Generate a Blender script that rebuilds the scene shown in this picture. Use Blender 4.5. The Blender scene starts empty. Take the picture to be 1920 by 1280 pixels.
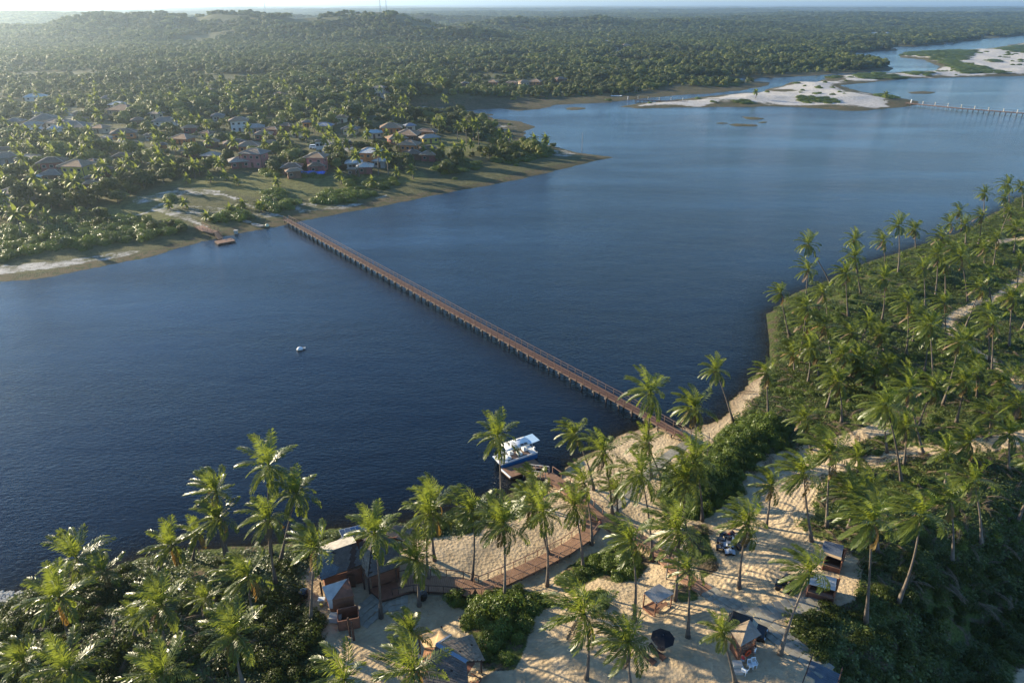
import bpy, bmesh, math, random
import numpy as np
from mathutils import Vector, Matrix
R = math.radians
random.seed(7); RNG = np.random.default_rng(11)

# ------------------------------------------------------------------ camera, light, exposure
CAM_H = 65.0; FPX = 1280.0; PITCH = math.atan(632.0 / FPX)          # photo: 1920 px wide, horizon at y = 8
SUN_AZ = R(-63.0); SUN_EL = R(14.5)                                   # azimuth from +Y towards +X
scn = bpy.context.scene
cam_d = bpy.data.cameras.new('camera'); cam = bpy.data.objects.new('camera', cam_d)
scn.collection.objects.link(cam); scn.camera = cam
cam.location = (0, 0, CAM_H); cam.rotation_euler = (R(90) - PITCH, 0, 0)
cam_d.sensor_width = 36; cam_d.lens = FPX * 36 / 1920; cam_d.clip_start = 0.5; cam_d.clip_end = 60000
world = bpy.data.worlds.new('World'); scn.world = world; world.use_nodes = True
wn = world.node_tree.nodes; wl = world.node_tree.links; wn.clear()
sky = wn.new('ShaderNodeTexSky'); sky.sky_type = 'NISHITA'; sky.sun_disc = False
sky.sun_elevation = SUN_EL; sky.sun_rotation = SUN_AZ; sky.altitude = 60
sky.air_density = 1.0; sky.dust_density = 0.15; sky.ozone_density = 5.4
bg = wn.new('ShaderNodeBackground'); bg.inputs['Strength'].default_value = 0.112
wo = wn.new('ShaderNodeOutputWorld'); wl.new(sky.outputs[0], bg.inputs[0]); wl.new(bg.outputs[0], wo.inputs[0])
sun_d = bpy.data.lights.new('sun', 'SUN'); sun_d.energy = 5.0; sun_d.angle = R(0.53); sun_d.color = (1.0, 0.85, 0.60)
sun = bpy.data.objects.new('sun', sun_d); scn.collection.objects.link(sun)
SUN_DIR = Vector((math.sin(SUN_AZ) * math.cos(SUN_EL), math.cos(SUN_AZ) * math.cos(SUN_EL), math.sin(SUN_EL)))
sun.rotation_euler = SUN_DIR.to_track_quat('Z', 'Y').to_euler()
vs = scn.view_settings; vs.view_transform = 'Standard'; vs.look = 'None'; vs.gamma = 1.0; vs.use_curve_mapping = False
vs.exposure = 1.45
cy = scn.cycles
cy.max_bounces = 6; cy.diffuse_bounces = 2; cy.glossy_bounces = 2; cy.transmission_bounces = 2; cy.transparent_max_bounces = 8
cy.volume_bounces = 0; cy.sample_clamp_indirect = 4.0; cy.use_denoising = True; cy.denoising_prefilter = 'ACCURATE'; cy.denoising_input_passes = 'RGB_ALBEDO_NORMAL'; cy.caustics_reflective = False; cy.caustics_refractive = False

# ------------------------------------------------------------------ pixel <-> place
CP, SP = math.cos(PITCH), math.sin(PITCH)
def ray(px, py):
    x = px - 960.0; y = py - 640.0
    return x, FPX * CP - y * SP, -FPX * SP - y * CP
def flat(px, py, z=0.0):
    dx, dy, dz = ray(px, py); t = (z - CAM_H) / dz
    return dx * t, dy * t
def project(x, y, z):
    """world arrays -> photo pixels"""
    z = z - CAM_H
    d = y * CP - z * SP; u = y * SP + z * CP
    d = np.where(d < 1.0, 1.0, d)
    return 960 + FPX * x / d, 640 - FPX * u / d

# ------------------------------------------------------------------ numpy helpers
def _hash(ix, iy, seed):
    n = (ix.astype(np.int64) * 374761393 + iy.astype(np.int64) * 668265263 + seed * 974711) & 0x7fffffff
    n = ((n ^ (n >> 13)) * 1274126177) & 0x7fffffff
    return ((n ^ (n >> 16)) & 0xffff) / 65535.0
def vnoise(x, y, s, seed=0):
    x = np.asarray(x, float) / s; y = np.asarray(y, float) / s
    ix = np.floor(x); iy = np.floor(y); fx = x - ix; fy = y - iy
    fx = fx * fx * (3 - 2 * fx); fy = fy * fy * (3 - 2 * fy)
    a = _hash(ix, iy, seed); b = _hash(ix + 1, iy, seed); c = _hash(ix, iy + 1, seed); d = _hash(ix + 1, iy + 1, seed)
    return (a * (1 - fx) + b * fx) * (1 - fy) + (c * (1 - fx) + d * fx) * fy - 0.5
def fbm(x, y, s, seed=0, oct=4):
    v = 0.0; a = 1.0
    for k in range(oct):
        v = v + a * vnoise(x, y, s / 2 ** k, seed + 17 * k); a *= 0.5
    return v
def sdf(px, py, poly):
    """signed distance to a closed polygon, positive inside"""
    px = np.asarray(px, float); py = np.asarray(py, float)
    d2 = np.full(px.shape, 1e18); ins = np.zeros(px.shape, bool)
    n = len(poly)
    for i in range(n):
        x1, y1 = poly[i]; x2, y2 = poly[(i + 1) % n]
        ex, ey = x2 - x1, y2 - y1; L = ex * ex + ey * ey + 1e-9
        t = np.clip(((px - x1) * ex + (py - y1) * ey) / L, 0, 1)
        d2 = np.minimum(d2, (px - x1 - t * ex) ** 2 + (py - y1 - t * ey) ** 2)
        c = ((y1 > py) != (y2 > py))
        if ey != 0:
            ins ^= c & (px < x1 + (py - y1) * ex / ey)
    d = np.sqrt(d2)
    return np.where(ins, d, -d)
def linedist(px, py, pts):
    d2 = np.full(np.shape(px), 1e18)
    for (x1, y1), (x2, y2) in zip(pts[:-1], pts[1:]):
        ex, ey = x2 - x1, y2 - y1; L = ex * ex + ey * ey + 1e-9
        t = np.clip(((px - x1) * ex + (py - y1) * ey) / L, 0, 1)
        d2 = np.minimum(d2, (px - x1 - t * ex) ** 2 + (py - y1 - t * ey) ** 2)
    return np.sqrt(d2)
def sstep(a, b, x):
    t = np.clip((x - a) / (b - a), 0, 1); return t * t * (3 - 2 * t)

# ------------------------------------------------------------------ land outlines, read off the photo as water-line points
FAR_SHORE = [(-900, 640), (-300, 575), (0, 528), (60, 525), (150, 508), (290, 481), (340, 464), (380, 452), (400, 449), (480, 431), (545, 420), (600, 408), (700, 390),
 (820, 365), (960, 340), (1080, 311), (1120, 302), (1151, 295), (1083, 286), (1032, 272), (990, 262), (983, 248), (1007, 238), (973, 228), (927, 223), (917, 218),
 (933, 215), (893, 212), (873, 208), (905, 205), (940, 204), (973, 208), (1013, 205), (1043, 197), (1133, 193), (1180, 188), (1230, 183), (1280, 178), (1330, 176),
 (1390, 170), (1443, 160), (1445, 155), (1430, 153), (1380, 153), (1345, 151), (1400, 147), (1480, 145), (1600, 137), (1670, 133), (1673, 127), (1646, 117),
 (1593, 110), (1590, 103), (1610, 98), (1683, 93), (1660, 85), (1713, 87), (1780, 82), (1813, 77), (1880, 70), (1920, 67), (2300, 48), (3600, 30), (9000, 9.5), (-7000, 9.5), (-7000, 640)]
SPIT = [(1163, 200), (1200, 194), (1280, 186), (1333, 180), (1390, 175), (1430, 173), (1440, 166), (1467, 163), (1480, 155), (1497, 153), (1530, 154), (1547, 149),
 (1547, 143), (1573, 141), (1613, 138), (1673, 137), (1703, 135), (1757, 133), (1760, 125), (1730, 112), (1685, 108), (1693, 100), (1730, 97), (1830, 93), (1863, 90),
 (1920, 80), (2600, 55), (2600, 140), (1920, 143), (1813, 145), (1697, 148), (1613, 157), (1575, 160), (1613, 172), (1680, 183), (1723, 190), (1717, 197),
 (1680, 202), (1613, 209), (1580, 208), (1513, 202), (1447, 200), (1280, 202), (1200, 204)]
NEAR = [(-500, 1290), (0, 1128), (60, 1100), (200, 1072), (250, 1052), (300, 1035), (420, 1030), (530, 1030), (560, 1018), (620, 995), (700, 985), (780, 975),
 (850, 958), (930, 942), (970, 925), (1000, 914), (1045, 905), (1068, 868), (1100, 848), (1145, 830), (1171, 812), (1227, 803), (1277, 806), (1302, 808), (1327, 798),
 (1352, 785), (1365, 772), (1371, 756), (1382, 746), (1404, 718), (1420, 700), (1445, 672), (1446, 632), (1440, 590), (1468, 560), (1540, 530), (1620, 495),
 (1737, 457), (1800, 437), (1850, 410), (1908, 373), (2000, 340), (2500, 280), (4000, 250), (4000, 1900), (-500, 1900)]
ISLETS = [[(1058, 203), (1075, 201), (1098, 202), (1096, 205), (1075, 207), (1062, 206)], [(1392, 219), (1420, 220), (1434, 223), (1415, 225), (1396, 223)],
          [(1362, 234), (1380, 232), (1415, 234), (1418, 237), (1380, 238)], [(1420, 229), (1436, 228), (1440, 230), (1425, 231)], [(1340, 231), (1355, 230), (1366, 231.5), (1350, 233)],
          [(1700, 173), (1730, 171.5), (1760, 173), (1740, 176.5), (1710, 176)]]
W_FAR = [flat(*p) for p in FAR_SHORE]; W_SPIT = [flat(*p) for p in SPIT]; W_NEAR = [flat(*p) for p in NEAR]; W_ISL = [[flat(*p) for p in q] for q in ISLETS]
RIDGE = [flat(px, py, 5) for px, py in [(1440, 1400), (1560, 1235), (1640, 1130), (1740, 1030), (1850, 950), (1960, 850), (2100, 760)]]
SEA = RIDGE + [flat(3600, 600), flat(3600, 1900), flat(1500, 1900)]
HILLS = [(-510, 1450, 175, 135, 36), (-265, 1400, 140, 120, 34), (-120, 1330, 110, 85, 22), (-770, 1400, 170, 120, 26), (-400, 1290, 100, 60, 13), (-230, 1240, 60, 40, 7), (-620, 1270, 80, 50, 8), (-1100, 1500, 300, 200, 14), (190, 1850, 230, 130, 20), (480, 1950, 260, 140, 16), (-20, 1800, 150, 80, 14),
         (-350, 2450, 800, 200, 20), (1000, 2500, 500, 250, 12), (-1700, 2600, 600, 300, 20), (90, 1480, 140, 70, 8), (1700, 3300, 900, 300, 12),
         (-75, 395, 22, 14, 5), (-60, 520, 45, 20, 8), (20, 372, 25, 9, 4)]
SHADE_RIDGE = None

def land_fields(x, y):
    """distance inside land (positive) for near land and for everything else"""
    wob = fbm(x, y, 9, 3, 3) * 1.6
    far_k = np.clip(y / 400.0, 0.6, 4)
    dn = sdf(x, y, W_NEAR) + wob * 0.9
    df = sdf(x, y, W_FAR) + wob * far_k * 1.3
    ds = sdf(x, y, W_SPIT) + wob * far_k * 1.3
    di = np.full(np.shape(x), -1e9)
    for q in W_ISL: di = np.maximum(di, sdf(x, y, q) + wob * 1.5)
    return dn, df, ds, di
def height(x, y, fields=None):
    x = np.asarray(x, float); y = np.asarray(y, float)
    dn, df, ds, di = land_fields(x, y) if fields is None else fields
    # near shore: beach, then low dunes, a ridge, and the drop to the sea
    inn = np.clip(dn, 0, None)
    hn = 2.6 * (1 - np.exp(-inn / 16)) + sstep(2, 16, inn) * (fbm(x, y, 22, 5, 3) * 2.4 + fbm(x, y, 6, 9, 3) * 0.55)
    rd = linedist(x, y, RIDGE); sd = sdf(x, y, SEA)
    hn = hn + 3.2 * np.exp(-(rd / 17) ** 2) * sstep(0, 20, inn)
    hn = np.where(sd > 0, np.maximum(0.35 + 0.3 * fbm(x, y, 5, 4), hn - sd * 0.52), hn)
    hn = np.maximum(hn, 0.03)
    inf = np.clip(df, 0, None)
    hf = 1.5 * (1 - np.exp(-inf / 22)) + sstep(15, 80, inf) * (2.0 + fbm(x, y, 70, 21, 3) * 3.0)
    farf = sstep(900, 3200, y)
    hf = hf + sstep(1500, 3600, y) * sstep(60, 400, inf) * (10 + fbm(x, y, 900, 31, 4) * 26) + sstep(5000, 9000, y) * 10
    for hx, hy, sx, sy, hh in HILLS:
        hf = hf + sstep(5, 30 + sy * 0.4, inf) * hh * np.exp(-((x - hx) / sx) ** 2 - ((y - hy) / sy) ** 2) * (1 + 0.75 * fbm(x, y, sy * 0.8, 41, 3))
    hs = 1.6 * (1 - np.exp(-np.clip(ds, 0, None) / 14)) + sstep(8, 40, ds) * (1.2 + fbm(x, y, 30, 51, 3) * 2.5)
    hi = np.clip(di * 0.2, 0, 0.25)
    under = np.maximum(np.maximum(dn, df), np.maximum(ds, di))
    h = np.where(dn > 0, hn, np.where(df > 0, np.maximum(hf, 0.03), np.where(ds > 0, np.maximum(hs, 0.03), hi)))
    return np.where(under > 0, np.maximum(h, 0.06), np.clip(under * 0.16, -4, -0.05))
def hz(x, y):
    return float(height(np.array([x]), np.array([y]))[0])
def at(px, py, dz=0.0):
    """the place on the ground (or dz above it) that the photo shows at a pixel"""
    z = 1.0
    for _ in range(12):
        x, y = flat(px, py, z); z2 = max(hz(x, y), 0.0) + dz
        if abs(z2 - z) < 0.01: break
        z = z * 0.4 + z2 * 0.6
    return Vector((x, y, z))
def atz(px, py, z):
    x, y = flat(px, py, z); return Vector((x, y, z))

# ------------------------------------------------------------------ materials
def node_mat(name):
    m = bpy.data.materials.new(name); m.use_nodes = True
    nt = m.node_tree; p = nt.nodes['Principled BSDF']; return m, nt, nt.nodes, nt.links, p
def rgba(c): return (c[0], c[1], c[2], 1)
def ramp(N, stops):
    r = N.new('ShaderNodeValToRGB'); e = r.color_ramp.elements
    while len(e) < len(stops): e.new(0.5)
    for k, (pos, c) in enumerate(stops):
        e[k].position = pos; e[k].color = rgba(c) if not isinstance(c, (int, float)) else (c, c, c, 1)
    return r
def noise(N, L, scale, detail=4, coord=None, rough=0.6):
    n = N.new('ShaderNodeTexNoise'); n.inputs['Scale'].default_value = scale; n.inputs['Detail'].default_value = detail; n.inputs['Roughness'].default_value = rough
    if coord is not None: L.new(coord, n.inputs['Vector'])
    return n
def mixc(N, L, fac, a, b, mode='MIX'):
    m = N.new('ShaderNodeMix'); m.data_type = 'RGBA'; m.blend_type = mode
    if hasattr(fac, 'is_output'): L.new(fac, m.inputs[0])
    else: m.inputs[0].default_value = fac
    for v, s in ((a, 6), (b, 7)):
        if hasattr(v, 'is_output'): L.new(v, m.inputs[s])
        else: m.inputs[s].default_value = rgba(v)
    return m.outputs[2]
def mth(N, L, op, a, b=0.0, clamp=False):
    m = N.new('ShaderNodeMath'); m.operation = op; m.use_clamp = clamp
    for v, s in ((a, 0), (b, 1)):
        if hasattr(v, 'is_output'): L.new(v, m.inputs[s])
        else: m.inputs[s].default_value = v
    return m.outputs[0]
def simple_mat(name, col, rough=0.7, var=0.25, scale=3.0, metal=0.0, spec=0.4, bump=0.0, objvar=0.0):
    """a coloured surface with mottled wear"""
    m, nt, N, L, p = node_mat(name)
    tc = N.new('ShaderNodeTexCoord'); n = noise(N, L, scale, 5, tc.outputs['Object'])
    r = ramp(N, [(0.3, [c * (1 - var) for c in col]), (0.7, [min(1, c * (1 + var)) for c in col])]); L.new(n.outputs[0], r.inputs[0])
    out = r.outputs[0]
    if objvar:
        oi = N.new('ShaderNodeObjectInfo'); hs = N.new('ShaderNodeHueSaturation')
        L.new(mth(N, L, 'ADD', mth(N, L, 'MULTIPLY', oi.outputs['Random'], 2 * objvar), 1 - objvar), hs.inputs['Value']); L.new(out, hs.inputs['Color']); out = hs.outputs[0]
    L.new(out, p.inputs['Base Color']); p.inputs['Roughness'].default_value = rough; p.inputs['Metallic'].default_value = metal
    p.inputs['Specular IOR Level'].default_value = spec
    if bump:
        b = N.new('ShaderNodeBump'); b.inputs['Strength'].default_value = bump; b.inputs['Distance'].default_value = 0.05
        L.new(n.outputs[0], b.inputs['Height']); L.new(b.outputs[0], p.inputs['Normal'])
    return m

# ------------------------------------------------------------------ object helpers
COL = scn.collection
def tag(o, label=None, cat=None, group=None, kind=None):
    if label: o['label'] = label
    if cat: o['category'] = cat
    if group: o['group'] = group
    if kind: o['kind'] = kind
    return o
def link(o, parent=None):
    COL.objects.link(o)
    if parent is not None: o.parent = parent
    return o
def empty(name, loc=(0, 0, 0), rz=0.0):
    o = bpy.data.objects.new(name, None); COL.objects.link(o); o.location = loc; o.rotation_euler = (0, 0, rz); o.empty_display_size = 0.3
    return o
def mesh_from(name, V, F, mats, midx=None, smooth=False):
    me = bpy.data.meshes.new(name)
    if isinstance(V, np.ndarray): V = V.tolist()
    me.from_pydata(V, [], F)
    for m in (mats if isinstance(mats, (list, tuple)) else [mats]): me.materials.append(m)
    if midx is not None: me.polygons.foreach_set('material_index', midx)
    if smooth: me.polygons.foreach_set('use_smooth', [True] * len(me.polygons))
    me.update(); return me
class MB:
    """collects boxes, bars and prisms into one mesh"""
    def __init__(s): s.V = []; s.F = []
    def add(s, V, F):
        k = len(s.V); s.V += [tuple(v) for v in V]; s.F += [tuple(i + k for i in f) for f in F]; return s
    def box(s, c, d, rz=0.0, m=None):
        cx, cy_, cz = c; a, b, h = d[0] / 2, d[1] / 2, d[2] / 2; cr, sr = math.cos(rz), math.sin(rz)
        V = []
        for z in (-h, h):
            for x, y in ((-a, -b), (a, -b), (a, b), (-a, b)): V.append((cx + x * cr - y * sr, cy_ + x * sr + y * cr, cz + z))
        return s.add(V, [(3, 2, 1, 0), (4, 5, 6, 7), (0, 1, 5, 4), (1, 2, 6, 5), (2, 3, 7, 6), (3, 0, 4, 7)])
    def bar(s, a, b, w, h=None, up=(0, 0, 1)):
        a = Vector(a); b = Vector(b); h = h or w; d = (b - a).normalized(); u = Vector(up)
        if abs(d.dot(u)) > 0.98: u = Vector((1, 0, 0))
        r = d.cross(u).normalized() * w / 2; t = r.cross(d).normalized() * h / 2
        V = [p + q for p in (a, b) for q in (-r - t, r - t, r + t, -r + t)]
        return s.add(V, [(0, 1, 2, 3), (7, 6, 5, 4), (0, 4, 5, 1), (1, 5, 6, 2), (2, 6, 7, 3), (3, 7, 4, 0)])
    def slab(s, pts, t):
        """a plate: polygon of 3-D points, thickness t downwards"""
        n = len(pts); V = [Vector(p) for p in pts] + [Vector(p) - Vector((0, 0, t)) for p in pts]
        return s.add(V, [tuple(range(n)), tuple(range(2 * n - 1, n - 1, -1))] + [(i + n, (i + 1) % n + n, (i + 1) % n, i) for i in range(n)])
    def lathe(s, c, prof, n=10, sx=1, sy=1):
        cx, cy_, cz = c; V = []; F = []
        for r, z in prof:
            for k in range(n):
                a = 2 * math.pi * k / n; V.append((cx + r * sx * math.cos(a), cy_ + r * sy * math.sin(a), cz + z))
        for j in range(len(prof) - 1):
            for k in range(n): F.append((j * n + k, j * n + (k + 1) % n, (j + 1) * n + (k + 1) % n, (j + 1) * n + k))
        F.append(tuple(range(n - 1, -1, -1))); F.append(tuple((len(prof) - 1) * n + k for k in range(n)))
        return s.add(V, F)
    def tube(s, pts, r, n=6):
        pts = [Vector(p) for p in pts]; rs = r if isinstance(r, (list, tuple)) else [r] * len(pts); V = []; F = []
        for i, p in enumerate(pts):
            d = (pts[min(i + 1, len(pts) - 1)] - pts[max(i - 1, 0)]).normalized()
            u = Vector((0, 1, 0)) if abs(d.y) < 0.9 else Vector((1, 0, 0)); a = d.cross(u).normalized(); b = d.cross(a)
            for k in range(n):
                t = 2 * math.pi * k / n; V.append(p + (a * math.cos(t) + b * math.sin(t)) * rs[i])
        for j in range(len(pts) - 1):
            for k in range(n): F.append((j * n + k, (j + 1) * n + k, (j + 1) * n + (k + 1) % n, j * n + (k + 1) % n))
        F.append(tuple(range(n))); F.append(tuple((len(pts) - 1) * n + k for k in range(n - 1, -1, -1)))
        return s.add(V, F)
    def mesh(s, name, mat, smooth=False): return mesh_from(name, s.V, s.F, mat, smooth=smooth)
    def build(s, name, mat, parent=None, smooth=False, bevel=0.0, loc=None):
        o = bpy.data.objects.new(name, s.mesh(name, mat, smooth)); link(o, parent)
        if loc is not None: o.location = loc
        if bevel:
            b = o.modifiers.new('bevel', 'BEVEL'); b.width = bevel; b.segments = 2; b.limit_method = 'ANGLE'
        return o
def part(name, me, parent, loc=(0, 0, 0), rz=0.0):
    o = bpy.data.objects.new(name, me); link(o, parent); o.location = loc; o.rotation_euler = (0, 0, rz); return o
def copy_tree(o, parent=None):
    c = o.copy(); COL.objects.link(c); c.parent = parent
    for ch in KIDS.get(o.name, ()): copy_tree(ch, c)
    return c
KIDS = {}
# ------------------------------------------------------------------ what grows and lies where, as photo outlines
SAND = [(1040, 910), (1085, 850), (1150, 812), (1230, 798), (1300, 803), (1365, 768), (1405, 712), (1432, 700), (1425, 740), (1385, 785), (1335, 850), (1250, 878), (1238, 940),
 (1290, 965), (1380, 935), (1400, 905), (1430, 868), (1470, 850), (1520, 835), (1560, 868), (1530, 900), (1505, 950), (1500, 985), (1530, 1008), (1570, 1018), (1625, 1055), (1605, 1125), (1560, 1145), (1490, 1152),
 (1478, 1190), (1560, 1250), (1560, 1330), (560, 1330), (622, 1260), (600, 1180), (560, 1110), (572, 1060), (650, 1040), (780, 1008), (860, 1003), (960, 958), (1010, 935)]
BUSHES = {  # outlines of the shrub masses standing in the sand
 'b1': [(835, 1108), (900, 1116), (960, 1103), (1030, 1118), (1045, 1135), (1012, 1150), (1000, 1170), (985, 1210), (960, 1250), (912, 1255), (884, 1215), (870, 1180), (872, 1148), (838, 1130)],
 'b2': [(1045, 1088), (1065, 1060), (1110, 1035), (1150, 1025), (1200, 1030), (1222, 1048), (1200, 1085), (1160, 1095), (1120, 1082), (1090, 1102), (1060, 1098)],
 'b2b': [(1098, 1105), (1130, 1108), (1136, 1140), (1125, 1165), (1105, 1160)],
 'b3': [(1235, 885), (1300, 862), (1330, 850), (1342, 820), (1385, 788), (1430, 772), (1482, 800), (1482, 832), (1440, 850), (1400, 900), (1380, 930), (1330, 968), (1306, 976), (1250, 955), (1238, 920)],
 'b4': [(1288, 985), (1325, 982), (1335, 1030), (1346, 1068), (1318, 1082), (1294, 1050)],
 'b5': [(1266, 1098), (1295, 1104), (1308, 1120), (1280, 1126), (1264, 1115)],
 'b6': [(790, 985), (850, 975), (960, 950), (1000, 925), (1012, 918), (1000, 945), (940, 975), (860, 1000), (800, 1004)]}
CLEAR = [  # far shore: open ground
 [(110, 470), (240, 452), (345, 440), (345, 425), (240, 408), (215, 392), (245, 372), (300, 350), (350, 335), (430, 325), (525, 330), (620, 330), (720, 322), (790, 322), (860, 330), (900, 312), (980, 300),
  (1040, 288), (1060, 282), (1155, 295), (1080, 313), (960, 343), (820, 368), (600, 412), (480, 434), (390, 454), (300, 482), (150, 512), (0, 534), (-60, 540), (-60, 500), (40, 480)],
 [(700, 203), (770, 188), (870, 182), (1000, 184), (1100, 180), (1170, 178), (1230, 168), (1265, 160), (1330, 163), (1400, 158), (1450, 148), (1460, 165), (1200, 195), (1010, 210), (940, 222),
  (960, 224), (1015, 238), (1000, 255), (1040, 275), (1010, 275), (980, 268), (925, 240), (905, 226), (870, 212), (760, 210)],
 [(1270, 146), (1400, 143), (1600, 133), (1680, 124), (1690, 138), (1480, 148), (1380, 150), (1275, 150)],
 [(880, 110), (960, 104), (1035, 96), (1035, 102), (985, 112), (900, 114)], [(770, 105), (850, 104), (850, 109), (775, 110)],
 [(1380, 108), (1500, 100), (1535, 100), (1520, 107), (1400, 112)],
 [(600, 262), (650, 262), (690, 268), (690, 280), (640, 286), (600, 282)], [(110, 203), (160, 203), (165, 222), (200, 235), (170, 240), (120, 222)],
 [(800, 262), (850, 258), (915, 268), (935, 282), (880, 290), (820, 290), (790, 282)], [(540, 208), (690, 200), (700, 205), (600, 213), (540, 213)],
 [(190, 395), (250, 372), (330, 360), (340, 400), (300, 420), (200, 410)], [(0, 425), (60, 412), (120, 395), (130, 410), (60, 432), (0, 440)],
 [(1560, 80), (1680, 78), (1690, 84), (1600, 84)], [(1390, 85), (1450, 80), (1460, 84), (1400, 90)]]
LAWN = [[(150, 400), (245, 372), (330, 355), (330, 400), (300, 420), (200, 405)], [(300, 345), (430, 325), (620, 330), (790, 322), (800, 335), (640, 365), (520, 375), (430, 358), (340, 352)],
 [(800, 262), (850, 258), (915, 268), (935, 282), (880, 290), (820, 290)], [(0, 425), (60, 412), (120, 395), (130, 410), (60, 432), (0, 440)]]
WHITE = [[(250, 368), (300, 362), (330, 350), (410, 350), (415, 362), (320, 372), (290, 378), (250, 380)], [(280, 385), (330, 380), (400, 385), (480, 395), (520, 405), (500, 412), (420, 405), (400, 415), (350, 412), (300, 398)],
 [(545, 385), (590, 378), (600, 388), (680, 382), (700, 370), (730, 360), (725, 372), (640, 392), (560, 400)], [(1030, 280), (1060, 276), (1083, 290), (1060, 296), (1020, 290)],
 [(925, 232), (950, 232), (965, 245), (945, 250), (925, 242)], [(540, 208), (690, 201), (700, 205), (600, 212), (540, 213)], [(740, 203), (800, 199), (850, 201), (780, 207)],
 [(-20, 500), (100, 488), (300, 462), (250, 478), (120, 500), (-20, 520)],
 [(600, 262), (650, 262), (690, 268), (690, 280), (640, 286), (600, 282)], [(110, 203), (160, 203), (165, 222), (200, 235), (170, 240), (120, 222)],
 [(1660, 48 + 0), (1700, 48), (1700, 52), (1665, 53)], [(880, 110), (960, 104), (1035, 96), (1035, 102), (985, 112), (900, 114)]]
DIRT_PATHS = [([(1925, 735), (1890, 700), (1850, 668), (1800, 640), (1778, 615), (1785, 595), (1830, 570), (1880, 550), (1925, 515)], 1.5),
 ([(1500, 960), (1505, 930), (1535, 885), (1600, 868), (1680, 855), (1750, 845), (1830, 835), (1930, 820)], 2.2), ([(1400, 905), (1450, 862), (1520, 840), (1600, 820), (1660, 800)], 1.7),
 ([(1860, 455), (1925, 445)], 2.0)]
FAR_PATHS = [([(535, 408), (500, 398), (440, 372), (420, 365), (380, 362)], 1.3), ([(385, 425), (355, 412), (310, 400), (285, 392), (320, 375), (345, 362)], 1.2),
 ([(240, 408), (285, 395)], 1.2), ([(150, 240), (190, 240), (230, 262), (260, 290)], 2.5), ([(620, 280), (600, 300), (560, 290)], 2.5), ([(1205, 85), (1170, 100), (1130, 112)], 6)]

def grid_land():
    ys = [-45.0]
    while ys[-1] < 24000: ys.append(ys[-1] + max(0.5, 0.0052 * abs(ys[-1])))
    ys = np.array(ys); nx = 430
    u = np.linspace(-1, 1, nx); X = u[None, :] * (0.98 * np.abs(ys)[:, None] + 62); Y = np.repeat(ys[:, None], nx, 1)
    return X, Y
X, Y = grid_land(); shp = X.shape; xf, yf = X.ravel(), Y.ravel()
FLD = land_fields(xf, yf); Z = height(xf, yf, FLD); PX, PY = project(xf, yf, Z)
DN, DF, DS, DI = FLD
def pin(poly, soft=0.0, wob=0.0):
    """how far a point lies inside a photo outline, 0..1"""
    s = sdf(PX, PY, poly)
    if wob: s = s + wob * (fbm(xf, yf, 7, 61, 3))
    return sstep(-max(soft, 0.01), max(soft, 0.01), s)
near_m = DN > 0
soft = 3.0
A_sand = pin(SAND, 4, 6) * near_m
green = np.zeros_like(xf)
for k, b in BUSHES.items(): green = np.maximum(green, pin(b, 5, 12))
A_sand = A_sand * (1 - green)
A_path = np.zeros_like(xf)
for pts, w in DIRT_PATHS:
    wp = [tuple(at(*p)[:2]) for p in pts]; d = linedist(xf, yf, wp) + fbm(xf, yf, 3, 71, 2) * 0.5
    A_path = np.maximum(A_path, 1 - sstep(w * 0.6, w * 1.2, d))
A_sand = np.maximum(A_sand, A_path * near_m)
A_sand = np.maximum(A_sand, (1 - sstep(0.5, 2.5, DN)) * near_m * (PX > 1030) * (PX < 1440) * (PY > 690) * 0.9)
A_sand = np.maximum(A_sand, sstep(1880, 1925, PX) * sstep(1230, 1270, PY) * near_m)
A_clear = np.zeros_like(xf)
for c in CLEAR: A_clear = np.maximum(A_clear, pin(c, 2, 3))
A_clear = np.where(near_m, 0, A_clear)
A_lawn = np.zeros_like(xf)
for c in LAWN: A_lawn = np.maximum(A_lawn, pin(c, 3, 6))
A_lawn *= (~near_m)
A_white = np.zeros_like(xf)
for c in WHITE: A_white = np.maximum(A_white, pin(c, 2, 5))
A_white = np.maximum(A_white * 0.82, pin(WHITE[7], 2, 5)) * (~near_m)
for pts, w in FAR_PATHS:
    wp = [tuple(at(*p)[:2]) for p in pts]; d = linedist(xf, yf, wp)
    A_white = np.maximum(A_white, (1 - sstep(w * 0.7, w * 1.2, d)))
# the spit: white sand with grassy rims
sp = sstep(2, 22, DS + fbm(xf, yf, 26, 81, 3) * 26); A_white = np.maximum(A_white, 1.5 * sp * (DS > 0))
fringe = (DF > 0) & (DF < 14 + fbm(xf, yf, 40, 91, 3) * 12)
A_white = np.maximum(A_white, fringe * sstep(0.1, 0.34, fbm(xf * 1.0, yf * 2.2, 16, 93, 4)) * sstep(1.5, 5, DF) * 0.55)
A_marsh = np.where(near_m, 0, np.maximum(pin(CLEAR[1], 3, 4), np.maximum(pin(CLEAR[2], 2, 3), ((DF > 0) & (DF < 6 + 5 * fbm(xf, yf, 25, 95, 3))) | ((DS > 0) & (DS < 20)) | (DI > 0))))
nr, nc = shp
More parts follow.
